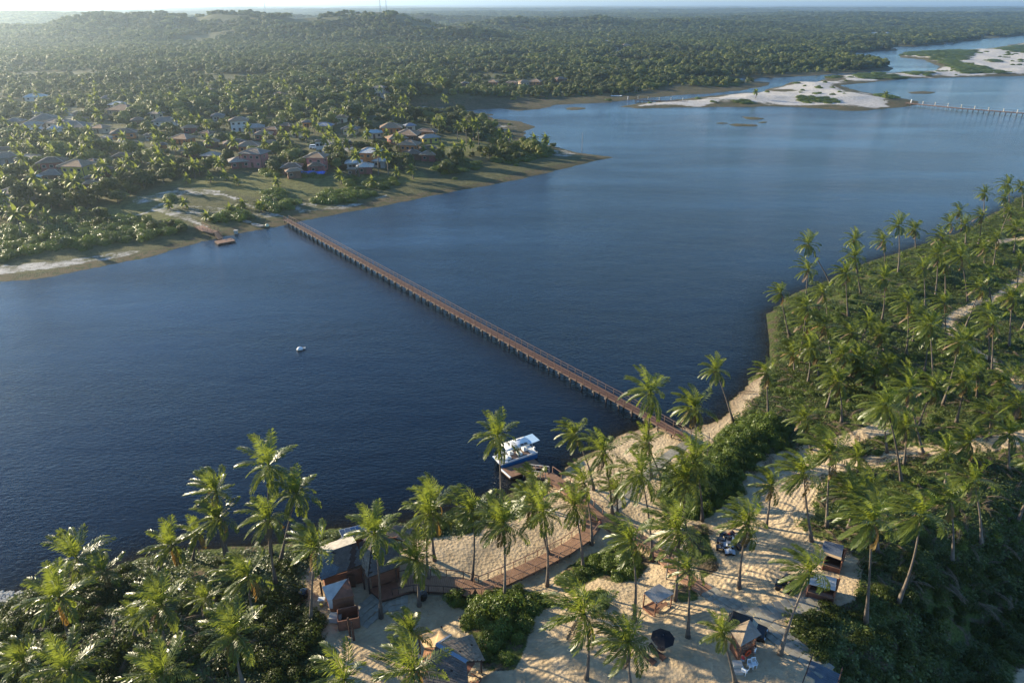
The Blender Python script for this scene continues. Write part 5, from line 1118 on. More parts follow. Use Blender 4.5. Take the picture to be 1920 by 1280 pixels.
# restaurant
def restaurant():
    z0 = at(650, 1095).z; Z_ = lambda x, y, h: P3(z0, x, y, h) - C0
    C0 = Vector((0, 0, 0)); C0 = P3(z0, 650, 1070, 0); root = empty('restaurant', C0); tag(root, 'shingled restaurant with two dark roofs, a torn patch and solar panels behind', 'restaurant', None)
    # left roof, slope facing the camera
    q = [Z_(602, 1087, 2.5), Z_(681, 1056, 2.9), Z_(668, 1016, 4.6), Z_(587, 1043, 4.4)]
    r1 = quad_slab(q, 0.10, 'left_roof', M_DARKW, root)
    shingles(q, 15, 16, M_SHINGB, 'blue_shingles', r1, lambda u, v: u > 0.36 + 0.05 * math.sin(v * 9), seed=2)
    hole = lambda u, v: u <= 0.36 + 0.05 * math.sin(v * 9) or (abs(u - 0.70 - 0.22 * v) < 0.075 + 0.03 * math.sin(v * 23)) or u > 1.2
    shingles(q, 15, 16, M_SHING, 'shingles', r1, hole, seed=3)
    q2 = [Z_(587, 1043, 4.38), Z_(668, 1016, 4.58), Z_(660, 1003, 3.6), Z_(603, 1022, 3.2)]
    r2 = quad_slab(q2, 0.08, 'back_roof', M_OLDW, root)
    # right roof, ridge running away from the camera
    q3 = [Z_(691, 1082, 2.5), Z_(746, 1062, 2.6), Z_(743, 1020, 3.9), Z_(701, 998, 5.0)]
    r3 = quad_slab([Z_(691, 1082, 2.5), Z_(748, 1062, 2.6), Z_(748, 1016, 3.9), Z_(701, 998, 5.0)], 0.10, 'right_roof', M_DARKW, root)
    shingles([Z_(691, 1082, 2.5), Z_(748, 1062, 2.6), Z_(748, 1016, 3.9), Z_(701, 998, 5.0)], 18, 13, M_SHING, 'shingles', r3, seed=5)
    q4 = [Z_(679, 1056, 2.9), Z_(691, 1082, 2.48), Z_(701, 998, 4.98), Z_(672, 1018, 4.3)]
    r4 = quad_slab(q4, 0.08, 'valley_roof', M_DARKW, root); shingles([q4[0], q4[1], q4[2], q4[3]], 13, 5, M_THATCH, 'shingles', r4, lambda u, v: v > 0.75 and u < 0.4, seed=6)
    # tile roof at the back right
    q5 = [Z_(721, 1002, 3.0), Z_(760, 1016, 2.6), Z_(776, 990, 2.9), Z_(741, 984, 3.4)]
    r5 = quad_slab(q5, 0.08, 'rear_roof', M_DARKW, root); shingles(q5, 10, 14, M_THATCH, 'roof_tiles', r5, seed=7)
    q6 = [Z_(621, 1020, 2.9), Z_(660, 1010, 3.1), Z_(668, 1000, 3.4), Z_(644, 1004, 3.3)]
    quad_slab(q6, 0.08, 'grey_canopy', M_CONC, root)
    # walls under the eaves
    w = MB()
    def wall(a, b, h0=0.0, h1=2.45): 
        A, B = Z_(a[0], a[1], 0), Z_(b[0], b[1], 0); w.slab([A + Vector((0, 0, h1)), B + Vector((0, 0, h1)), B + Vector((0.15, 0.15, h1)), A + Vector((0.15, 0.15, h1))], h1 - h0)
    wall((612, 1112), (679, 1092)); wall((612, 1112), (600, 1070), 0, 2.9); wall((698, 1105), (747, 1090), 0, 2.3); wall((600, 1070), (680, 1045), 0, 3.2); wall((747, 1090), (747, 1050), 0, 2.6); wall((680, 1045), (747, 1040), 0, 3.0)
    w.build('wall', M_REDW, root)
    p = MB().box((0, 0, 1.25), (0.18, 0.18, 2.5)).mesh('post', M_DARKW)
    for x, y in ((605, 1120), (684, 1104), (694, 1113), (745, 1096)): part('post', p, root, Z_(x, y, 0))
    d = MB().box((0, 0, 1.0), (1.0, 0.08, 2.0)).build('door', M_DARKW, root, loc=Z_(660, 1100, 0))
    # solar panels
    zp = 3.0; a, b, c, d = Z_(635, 993, zp), Z_(642, 1010, 2.6), Z_(700, 996, 2.7), Z_(694, 979, zp + .1)
    for k in range(6):
        u0, u1 = k / 6 + 0.006, (k + 1) / 6 - 0.006; q = [b.lerp(c, u0), b.lerp(c, u1), a.lerp(d, u1), a.lerp(d, u0)]; s = MB().slab(q, 0.05).build('solar_panel', M_WHITE, root)
        cen = sum(q, Vector()) / 4; q2 = [cen + (v - cen) * 0.93 + Vector((0, 0, .012)) for v in q]; MB().slab(q2, 0.02).build('solar_cells', M_PANELB if k in (2, 3) else M_PANEL, s)
restaurant()
def tarp_hut():
    z0 = at(640, 1150).z; C0 = P3(z0, 640, 1145, 0); Z_ = lambda x, y, h: P3(z0, x, y, h) - C0
    root = empty('tarpaulin_hut', C0); tag(root, 'small dark hut with a white tarpaulin over half its low roof', 'hut')
    a, b, c, d = Z_(614, 1126, 2.2), Z_(664, 1116, 2.2), Z_(651, 1085, 2.9), Z_(604, 1100, 2.8)
    m1 = b.lerp(a, 0.62); m2 = c.lerp(d, 0.5)
    r = quad_slab([a, b, c, d], 0.10, 'roof', M_REDW, root)
    t = MB(); rng = random.Random(4); up = Vector((0, 0, 0.07)); V = [a + up, a.lerp(b, .18) + up * 1.5, d.lerp(c, .42) + up, c.lerp(d, .1) + up * 1.6, c + up, d + up]
    t.slab([V[0], V[1], V[2], V[3], V[4], V[5]], 0.03).slab([a + up, a + Vector((.1, .0, -1.2)), a.lerp(b, .16) + Vector((0, -.02, -1.3)), a.lerp(b, .18) + up], 0.02).build('tarpaulin', M_TARPW, r)
    for nm, (p, q_, h) in {'front_wall': ((622, 1150), (663, 1142), 2.1), 'side_wall': ((622, 1150), (611, 1125), 2.2)}.items():
        A, B = Z_(p[0], p[1], 0), Z_(q_[0], q_[1], 0); MB().slab([A + Vector((0, 0, h)), B + Vector((0, 0, h)), B + Vector((.1, .15, h)), A + Vector((.1, .15, h))], h).build('wall', M_REDW, root)
    A, B = Z_(663, 1142, 0), Z_(655, 1112, 0); MB().slab([A + Vector((0, 0, 2.1)), B + Vector((0, 0, 2.5)), B + Vector((.15, .1, 2.5)), A + Vector((.15, .1, 2.1))], 2.1).build('wall', M_REDW, root)
    # bin enclosure, block, posts, table
    r2 = empty('bin_enclosure', at(655, 1168)); tag(r2, 'dark brown boarded enclosure below the tarpaulin hut', 'enclosure')
    for k in range(4):
        cx, cy_, sx, sy = [(0, -.9, 2.3, .1), (0, .9, 2.3, .1), (-1.15, 0, .1, 1.7), (1.15, 0, .1, 1.7)][k]
        MB().box((cx, cy_, .8), (sx, sy, 1.6)).build('board_wall', M_REDW, r2)
    MB().box((0, 0, 0.12), (2.1, 1.6, .24)).build('floor_board', M_DARKW, r2); r2.rotation_euler.z = 0.25
    o = MB().box((0, 0, .35), (1.3, .9, .7)).box((0, 0, .73), (1.4, 1.0, .06)).build('concrete_block', M_CONC, None, bevel=0.03, loc=at(630, 1162)); tag(o, 'pale concrete block left of the dark boarded enclosure', 'block')
    for x, y, w in ((657, 1192, 'left'), (664, 1200, 'right')):
        o = MB().lathe((0, 0, -.2), [(.13, 0), (.12, 3.0), (.10, 3.1)], 7).build('timber_post', M_DARKW, None, loc=at(x, y)); tag(o, f'tall dark timber post in the yard, the {w} one of the pair', 'post')
    t = empty('small_table', at(604, 1130)); tag(t, 'small white table beside the tarpaulin hut', 'table'); MB().box((0, 0, .7), (.8, .6, .05)).build('table_top', M_PLAST, t)
    lm = MB().box((0, 0, .34), (.05, .05, .68)).mesh('leg', M_PLAST)
    for sx in (-.33, .33):
        for sy in (-.23, .23): part('leg', lm, t, (sx, sy, 0))
    o = MB().lathe((0, 0, 0), [(.18, 0), (.2, .35), (.17, .36)], 9).build('bucket', simple_mat('yellow_plastic', (.55, .48, .12), .5, .1), None, loc=at(603, 1136)); tag(o, 'yellowish bucket on the sand in front of the small white table', 'bucket')
    for nm, x, y, lb in (('dark_bin', 570, 1118, 'round black bin in the sand left of the restaurant'), ('dark_bin', 793, 1122, 'dark bin under the palm right of the terrace')):
        o = MB().lathe((0, 0, 0), [(.45, 0), (.55, .2), (.55, .9), (.3, 1.0)], 10).build(nm, M_BLACK, None, loc=at(x, y)); tag(o, lb, 'bin')
    o = MB().lathe((0, 0, 0), [(.28, 0), (.4, .2), (.28, .38)], 10).build('tyre', M_TYRE, None, loc=at(867, 1161)); tag(o, 'black tyre lying on the shaded sand beside the dark shrubs', 'tyre')
    o = MB().tube([(0, 0, .1), (.6, .1, .12), (1.0, .25, .1)], [.1, .09, .05], 6).build('driftwood_log', M_BARK, None, loc=at(862, 1176)); tag(o, 'short dark log on the shaded sand beside the dark shrubs', 'log')
tarp_hut()
def awning_hut():
    z0 = at(850, 1275).z; C0 = P3(z0, 850, 1260, 0); Z_ = lambda x, y, h: P3(z0, x, y, h) - C0
    root = empty('awning_hut', C0); tag(root, 'tiled hut with a blue ridge sheet and a tan awning, at the bottom edge', 'hut')
    ra, rb = Z_(818, 1208, 4.2), Z_(875, 1241, 3.9)
    qa = [Z_(908, 1238, 2.6), Z_(884, 1190, 2.6), Z_(847, 1190, 3.6), Z_(873, 1239, 3.9)]
    qa = [Z_(908, 1239, 2.6), Z_(884, 1190, 2.7), ra, rb]
    r1 = quad_slab(qa, 0.08, 'right_roof', M_DARKW, root); shingles(qa, 9, 16, M_THATCH, 'roof_tiles', r1, seed=11)
    qb = [Z_(790, 1292, 2.6), Z_(880, 1305, 2.6), rb, ra]
    r2 = quad_slab(qb, 0.08, 'front_roof', M_DARKW, root); shingles(qb, 15, 18, M_SHING, 'roof_tiles', r2, seed=12)
    rr = MB()
    pts = [ra.lerp(rb, t) + Vector((0, 0, .1 + 0.03 * math.sin(t * 30))) for t in [k / 10 for k in range(11)]]
    for a, b in zip(pts[:-1], pts[1:]): rr.bar(a, b, 0.42, 0.06)
    rr.build('ridge_sheet', M_TARPG, r1); MB().bar(ra + Vector((0, 0, .08)), Z_(846, 1189, 3.2), 0.22, 0.06).build('white_flashing', M_TARPW, r1)
    MB().slab([Z_(783, 1192, 2.6), Z_(826, 1175, 2.7), Z_(841, 1189, 3.1), Z_(816, 1212, 3.4), Z_(796, 1213, 2.9)], 0.04).build('tan_awning', M_TAN, root)
    MB().slab([Z_(796, 1214, 2.85), Z_(815, 1213, 3.3), Z_(806, 1234, 2.6), Z_(790, 1242, 2.2)], 0.04).build('rust_awning', M_RUST, root)
    p = MB().box((0, 0, 1.3), (0.16, 0.16, 2.6)).mesh('post', M_DARKW)
    for x, y in ((788, 1225), (830, 1205), (903, 1268), (880, 1222), (877, 1295)): part('post', p, root, Z_(x, y, 0))
    MB().slab([Z_(880, 1300, 1.0), Z_(903, 1270, 1.0), Z_(900, 1268, 1.0), Z_(877, 1298, 1.0)], 1.0).build('counter', M_REDW, root)
    MB().slab([Z_(800, 1310, .12), Z_(880, 1310, .12), Z_(900, 1262, .12), Z_(880, 1222, .12), Z_(800, 1240, .12)], 0.12).build('floor', M_REDW, root)
    for k, (x, y) in enumerate(((884, 1262), (889, 1270), (881, 1276), (893, 1258))):
        MB().bar(Z_(x, y, .3), Z_(x + 10, y + 5, 1.7), 0.09, 0.09).build('leaning_board', M_TAN if k % 2 else M_REDW, root)
awning_hut()
def pavilion():
    z0 = at(1228, 1142).z; C0 = P3(z0, 1231, 1142, 0); Z_ = lambda x, y, h: P3(z0, x, y, h) - C0
    root = empty('pavilion', C0); tag(root, 'open pavilion with a pale corrugated roof on four slim timber posts', 'pavilion')
    c = [Z_(1205, 1139, 0), Z_(1227, 1158, 0), Z_(1257, 1143, 0), Z_(1232, 1126, 0)]
    h = [2.35, 2.35, 2.6, 2.6]
    t = [v * 1.09 + Vector((0, 0, hh)) for v, hh in zip(c, h)]
    corrugated([t[0], t[1], t[2], t[3]], 26, M_CORR, root, amp=0.02)
    pm = MB().box((0, 0, 1.22), (.13, .13, 2.44)).mesh('post', M_REDW)
    for v in c: part('post', pm, root, v * 0.97)
    b = MB()
    for i in range(4): b.bar(c[i] * .97 + Vector((0, 0, h[i] - .12)), c[(i + 1) % 4] * .97 + Vector((0, 0, h[(i + 1) % 4] - .12)), .10, .14)
    b.build('roof_beam', M_REDW, root)
    b = MB()
    for i in range(4): b.bar(c[i] + Vector((0, 0, .08)), c[(i + 1) % 4] + Vector((0, 0, .08)), .12, .2)
    b.build('sill_beam', M_REDW, root); n = 13
    pl = MB()
    for k in range(n): 
        a, e = k / n + .004, (k + 1) / n - .004; pl.slab([c[0].lerp(c[1], a), c[0].lerp(c[1], e), c[3].lerp(c[2], e), c[3].lerp(c[2], a)], 0.05)
    o = pl.build('floor_boards', simple_mat('pavilion_floor', (.38, .20, .11), .8, .2), root, loc=(0, 0, 0.13)); tag(o, kind='stuff')
    bn = empty('bench', P3(z0, 1240, 1142, .15), 0.75); tag(bn, 'slatted timber bench under the corrugated pavilion roof', 'bench')
    sm = MB().box((0, 0, 0), (1.9, .11, .04)).mesh('slat', M_RAIL)
    for k in range(3): part('slat', sm, bn, (0, k * .15 - .15, .45))
    for k in range(2): part('slat', sm, bn, (0, .3, .65 + k * .18))
    lm = MB().box((0, 0, .22), (.08, .4, .44)).mesh('leg', M_RAIL)
    for s in (-.8, .8): part('leg', lm, bn, (s, 0, 0))
pavilion()
def umbrella():
    b = at(1239, 1222); root = empty('beach_umbrella', b); tag(root, 'open black beach umbrella standing in the sand with a round wooden table', 'umbrella')
    n = 8; V = [(0, 0, 2.55)]; F = []
    for r, z in ((0.65, 2.40), (1.25, 2.08)):
        for k in range(n): a = 2 * math.pi * k / n; V.append((r * math.cos(a), r * math.sin(a), z))
    for k in range(n): F += [(0, 1 + k, 1 + (k + 1) % n), (1 + k, 9 + k, 9 + (k + 1) % n, 1 + (k + 1) % n)]
    m = MB(); m.add(V, F); o = m.build('canopy', M_BLACKC, root); s = o.modifiers.new('t', 'SOLIDIFY'); s.thickness = .03
    rm = MB().bar((0, 0, 2.5), (1.22, 0, 2.04), .03).mesh('rib', M_STEEL)
    for k in range(n): part('rib', rm, root, (0, 0, 0), 2 * math.pi * k / n)
    MB().lathe((0, 0, -.3), [(.035, 0), (.035, 2.9)], 8).build('pole', M_STEEL, root); MB().lathe((0, 0, .62), [(.4, 0), (.42, .03), (.4, .06)], 12).build('table', M_REDW, root)
    proto = None
    for x, y, lb in ((1214, 1236, 'dark slatted sun lounger left of the pair below the black umbrella'), (1232, 1228, 'dark slatted sun lounger nearest the black umbrella pole')):
        l = empty('sun_lounger', at(x, y), R(-48)); tag(l, lb, 'sun lounger', 'loungers under the black umbrella')
        MB().box((0.25, 0, .33), (1.35, .66, .06)).build('seat', M_DARKW, l)
        bk = MB(); bk.bar((-.4, 0, .36), (-1.05, 0, .78), .66, .05, up=(0, 1, 0)); MB().slab([(-.42, -.33, .38), (-.42, .33, .38), (-1.05, .33, .8), (-1.05, -.33, .8)], .05).build('backrest', M_DARKW, l)
        lm = MB().box((0, 0, .15), (.06, .06, .3)).mesh('leg', M_DARKW)
        for sx in (-.35, .85):
            for sy in (-.28, .28): part('leg', lm, l, (sx, sy, 0))
umbrella()
def kiosk(label, body, roofc, hs, roof_mat, strip=None):
    """body: near-left, near-right, far-right, far-left ground points; roofc: same order"""
    z0 = at(*body[0]).z; C0 = P3(z0, sum(p[0] for p in body) / 4, sum(p[1] for p in body) / 4, 0); Z_ = lambda p, h: P3(z0, p[0], p[1], h) - C0
    root = empty('kiosk', C0); tag(root, label, 'kiosk'); B = [Z_(p, 0) for p in body]; Rf = [Z_(p, h) for p, h in zip(roofc, hs)]
    corrugated([Rf[0], Rf[1], Rf[2], Rf[3]], 30, roof_mat, root, amp=0.018)
    if strip: 
        s = [Rf[0] + Vector((0, 0, .05)), Rf[1] + Vector((0, 0, .05)), Rf[1].lerp(Rf[2], strip) + Vector((0, 0, .05)), Rf[0].lerp(Rf[3], strip) + Vector((0, 0, .05))]; MB().slab(s, .03).build('roof_edge_sheet', M_TAN, root)
    pm = MB().box((0, 0, 1.1), (.13, .13, 2.2)).mesh('post', M_REDW)
    for b in B: part('post', pm, root, b)
    up = lambda v, h: v + Vector((0, 0, h))
    ins = lambda v: v * 0.96
    for i, (a, b, h) in enumerate(((0, 1, .95), (1, 2, 2.0), (2, 3, 2.1), (3, 0, 2.0))):
        A, E = ins(B[a]), ins(B[b]); nr_ = Vector((0, 0, 1)).cross(E - A).normalized() * .07; MB().slab([up(A, h), up(E, h), up(E, h) + nr_, up(A, h) + nr_], h).build('wall', M_REDW, root)
    A, E = B[0], B[1]; nr_ = Vector((0, 0, 1)).cross(E - A).normalized(); MB().slab([up(A - nr_ * .2, 1.02), up(E - nr_ * .2, 1.02), up(E + nr_ * .3, 1.02), up(A + nr_ * .3, 1.02)], .06).build('counter', M_RAIL, root)
    MB().slab([up(v * .95, .1) for v in B], .1).build('floor', M_DECK, root); mid = (B[2] + B[3]) / 2 * .8
    MB().slab([up(B[3].lerp(B[2], .1) * .88, 1.3), up(B[3].lerp(B[2], .9) * .88, 1.3), up(B[3].lerp(B[2], .9) * .6, 1.3), up(B[3].lerp(B[2], .1) * .6, 1.3)], .04).build('shelf', M_RAIL, root)
    return root
kiosk('upper kiosk with a blue sheet roof and tan front edge, beside the dark green cover', [(1541, 1068), (1572, 1077), (1580, 1054), (1549, 1046)], [(1538, 1036), (1577, 1050), (1582, 1022), (1546, 1013)], (2.25, 2.25, 2.9, 2.9), M_CORRB, .16)
kiosk('lower kiosk with a pale corrugated roof and open counter beside the paved spur', [(1511, 1119), (1560, 1132), (1567, 1110), (1519, 1098)], [(1508, 1092), (1566, 1107), (1569, 1084), (1518, 1071)], (2.2, 2.2, 2.7, 2.7), M_CORR)
def lookout():
    z0 = at(1390, 1238).z; C0 = P3(z0, 1391, 1221, 0); Z_ = lambda x, y, h: P3(z0, x, y, h) - C0
    root = empty('lookout_hut', C0, 0); tag(root, 'square lookout hut with pyramid plank roof, braced railing and a life ring', 'hut')
    c = [Z_(1384, 1240, 0), Z_(1411, 1224, 0), Z_(1396, 1204, 0), Z_(1369, 1217, 0)]; up = lambda v, h: Vector((v.x, v.y, v.z + h))
    for a, b in ((0, 1), (1, 2), (2, 3), (3, 0)):
        A, B = c[a], c[b]; n_ = Vector((0, 0, 1)).cross(B - A).normalized() * .06
        MB().slab([up(A, 1.15), up(B, 1.15), up(B, 1.15) + n_, up(A, 1.15) + n_], 1.15).build('wall', M_REDW, root)
        MB().bar(up(A, 1.95), up(B, 1.95), .09).build('top_rail', M_RAIL, root)
        for k in range(2):
            p, q = A.lerp(B, k / 2), A.lerp(B, (k + 1) / 2); MB().bar(up(p, 1.2), up(q, 1.9), .05).bar(up(p, 1.9), up(q, 1.2), .05).build('cross_brace', M_RAIL, root)
    pm = MB().box((0, 0, 1.45), (.13, .13, 2.9)).mesh('post', M_REDW)
    for v in c: part('post', pm, root, v)
    MB().slab([up(v * .98, 1.1) for v in c], .08).build('floor', M_DECK, root)
    e = [Vector((v.x * 1.42, v.y * 1.42, v.z + 2.75)) for v in c]; apex = Vector((0, 0, 3.85))
    for i in range(4):
        a, b = e[i], e[(i + 1) % 4]; r = MB().slab([a, b, apex], .05).build('roof', M_DARKW, root); rows = 6; m = MB()
        for k in range(rows):
            v0, v1 = k / rows, min(1, (k + 1.2) / rows) * .995; m.slab([a.lerp(apex, v0) + Vector((0, 0, .09)), b.lerp(apex, v0) + Vector((0, 0, .09)), b.lerp(apex, v1) + Vector((0, 0, .03)), a.lerp(apex, v1) + Vector((0, 0, .03))], .03)
        m.build('roof_planks', M_THATCH if i in (3, 2) else M_DECKG, r)
    ring = MB(); R_, r_ = .34, .085; n = 16; k6 = 6; V = []; F = []
    for i in range(n):
        for j in range(k6):
            A, B = 2 * math.pi * i / n, 2 * math.pi * j / k6; V.append(((R_ + r_ * math.cos(B)) * math.cos(A), r_ * math.sin(B), (R_ + r_ * math.cos(B)) * math.sin(A)))
            F.append((i * k6 + j, ((i + 1) % n) * k6 + j, ((i + 1) % n) * k6 + (j + 1) % k6, i * k6 + (j + 1) % k6))
    ring.add(V, F); mid = c[0].lerp(c[1], .5); dv = c[1] - c[0]; o = ring.build('life_ring', M_ORANGE, None, True, loc=C0 + up(mid, .8) + Vector((.1, -.14, 0))); o.rotation_euler.z = math.atan2(dv.y, dv.x); tag(o, 'orange life ring hanging on the lookout hut wall', 'life ring')
    o = MB().box((0, 0, .4), (.9, .6, .8)).box((.0, -.55, .2), (.9, .5, .4)).build('concrete_step', M_CONC, None, loc=at(1381, 1252)); tag(o, 'concrete step block at the foot of the lookout hut', 'step')
lookout()
def plastic_chair():
    m = MB(); root = empty('plastic_chair'); MB().box((0, 0, .44), (.5, .5, .04)).build('seat', M_PLAST, root)
    bk = MB(); bk.bar((-.22, .24, .46), (-.22, .34, .92), .05).bar((.22, .24, .46), (.22, .34, .92), .05).bar((-.23, .34, .92), (.23, .34, .92), .06, .1)
    for x in (-.11, 0, .11): bk.bar((x, .26, .5), (x, .335, .9), .05, .02)
    bk.build('backrest', M_PLAST, root)
    ar = MB().bar((0, -.2, .66), (0, .28, .66), .05, .03).bar((0, -.2, .44), (0, -.2, .66), .04).mesh('armrest', M_PLAST)
    for s in (-.26, .26): part('armrest', ar, root, (s, 0, 0))
    lm = MB().box((0, 0, .21), (.045, .045, .42)).mesh('leg', M_PLAST)
    for sx in (-.21, .21):
        for sy in (-.2, .22): part('leg', lm, root, (sx, sy, 0))
    return root
for x, y, rz, lb in ((1406, 1252, 0.15, 'white plastic chair left of the side by side pair below the lookout hut'), (1413, 1249, 0.1, 'white plastic chair right of the side by side pair below the lookout hut'), (1395, 1262, 2.4, 'lone white plastic chair turned away, left of the pair below the hut')):
    c = plastic_chair(); c.location = at(x, y); c.rotation_euler.z = rz; tag(c, lb, 'chair', 'white plastic chairs by the lookout hut')
def wheel_mesh(r, w, name='wheel'):
    m = MB(); V = []; n = 12
    m.lathe((0, 0, -w / 2), [(r * .55, 0), (r * .95, 0), (r, w * .2), (r, w * .8), (r * .95, w), (r * .55, w)], n); V = [(x, z, y) for x, y, z in m.V]; mm = MB(); mm.V = V; mm.F = [f[::-1] for f in m.F]; return mm.mesh(name, M_TYRE)
QW = wheel_mesh(.29, .26); CW = wheel_mesh(.34, .22)
def quad_bike(mat):
    root = empty('quad_bike')
    for sx in (-.6, .6):
        for sy in (-.42, .42): part('wheel', QW, root, (sx, sy, .29))
    MB().box((0, 0, .48), (1.25, .30, .28)).build('chassis', M_BLACK, root, bevel=.03)
    for sx in (-.6, .6):
        f = MB(); 
        for sy in (-1, 1): f.slab([(sx - .36, sy * .2, .66), (sx - .36, sy * .58, .60), (sx, sy * .6, .70), (sx + .36, sy * .58, .58), (sx + .36, sy * .2, .66)], .04)
        f.box((sx, 0, .68), (.6, .42, .08)); f.build('mudguard', mat, root)
    MB().box((-.12, 0, .80), (.75, .28, .12)).build('seat', M_TYRE, root, bevel=.04)
    MB().box((.5, 0, .78), (.45, .36, .16)).build('front_cowl', mat, root, bevel=.04)
    MB().bar((.3, -.38, 1.08), (.3, .38, 1.08), .04).bar((.42, 0, .75), (.3, 0, 1.08), .06).build('handlebar', M_STEEL, root)
    for sx in (-.75, .78): 
        rk = MB()
        for y in (-.25, -.08, .08, .25): rk.bar((sx - .18, y, .80), (sx + .18, y, .80), .025)
        rk.bar((sx - .18, -.27, .80), (sx - .18, .27, .80), .03).bar((sx + .18, -.27, .80), (sx + .18, .27, .80), .03).build('rack', M_STEEL, root)
    for s in (-.13, .13): MB().lathe((.74, s, .70), [(.06, 0), (.06, .05)], 8).build('headlight', M_WHITE, root)
    return root
QUADS = [(1352, 1026, 1.9, M_BLACK, 'black quad bike at the left end of the parked cluster'), (1361, 1014, 1.5, M_BLACK, 'black quad bike at the back left of the parked cluster'), (1373, 1012, 1.2, simple_mat('dark_red_paint', (.16, .03, .02), .3, .1), 'dark red quad bike at the back of the parked cluster'),
         (1366, 1034, 1.7, simple_mat('silver_paint', (.5, .52, .55), .3, .1), 'silver fronted quad bike nearest the camera in the cluster'), (1383, 1022, 1.1, M_BLACK, 'black quad bike at the right end of the parked cluster'),
         (1470, 1105, .5, M_BLACK, 'black quad bike under the leaning palm, the left of two'), (1484, 1096, .9, M_BLACK, 'black quad bike under the leaning palm, the one nearer the kiosk')]
for x, y, rz, mt, lb in QUADS:
    q = quad_bike(mt); q.location = at(x, y); q.rotation_euler.z = -rz; q.scale = (1.08, 1.08, 1.08); tag(q, lb, 'quad bike', 'quad bikes parked on the sand')
def car(name, label, loc, rz, mat, suv=True, s=1.0):
    root = empty(name, loc, rz); tag(root, label, 'car'); L_, W_, H1, H2 = 4.1, 1.75, .95, 1.62
    prof = [(-L_ / 2, .35), (-L_ / 2 + .05, .85), (-L_ / 2 + .25, 1.0), (L_ / 2 - 1.15, 1.0), (L_ / 2 - .15, .88), (L_ / 2, .6), (L_ / 2 - .05, .33)]
    V = []; F = []; n = len(prof)
    for x, z in prof:
        k = .93 if z > .95 else 1; V += [(x, -W_ / 2 * k, z), (x, W_ / 2 * k, z)]
    for i in range(n): j = (i + 1) % n; F.append((2 * i, 2 * i + 1, 2 * j + 1, 2 * j))
    F += [tuple(2 * i for i in range(n - 1, -1, -1)), tuple(2 * i + 1 for i in range(n))]; m = MB(); m.add(V, F); m.build('body', mat, root, bevel=.06)
    cab = [(-L_ / 2 + .15, 1.0), (-L_ / 2 + .4, 1.55), (.35, 1.6), (1.0, 1.0)]; V = []; 
    for x, z in cab:
        k = .78 if z > 1.3 else .92; V += [(x, -W_ / 2 * k, z), (x, W_ / 2 * k, z)]
    F = [(0, 1, 3, 2), (2, 3, 5, 4), (4, 5, 7, 6), (6, 4, 2, 0), (1, 3, 5, 7)]; m = MB(); m.add(V, F); m.build('cabin', mat, root, bevel=.04)
    MB().slab([(.40, -.62, 1.585), (.96, -.72, 1.07), (.96, .72, 1.07), (.40, .62, 1.585)][::-1], .01).build('windscreen', M_GLASS, root, loc=(.035, 0, .02))
    for sy in (-1, 1):
        MB().add([(-1.5, sy * .80, 1.08), (.75, sy * .80, 1.08), (.3, sy * .71, 1.5), (-1.35, sy * .71, 1.5)], [(0, 1, 2, 3)]).build('side_window', M_GLASS, root, loc=(0, sy * .012, 0))
        for sx in (-1.3, 1.3): part('wheel', CW, root, (sx, sy * .80, .34))
        MB().box((2.0, sy * .62, .72), (.08, .3, .16)).build('headlight', M_WHITE, root)
    root.scale = (s, s, s); return root
car('parked_car', 'black four wheel drive car parked behind the lookout hut', at(1398, 1184), R(-30), M_BLACK)
car('parked_car', 'dark car parked on the pale turning circle in the far village', at(656, 274), R(10), simple_mat('dark_car_paint', (.03, .012, .02), .3, .1), s=1.5)
car('parked_car', 'white car in front of the white walled house, the left of two', at(590, 279), R(10), M_WHITE, s=1.2); car('parked_car', 'white car in front of the white walled house, the right of two', at(601, 280), R(-10), M_WHITE, s=1.2)

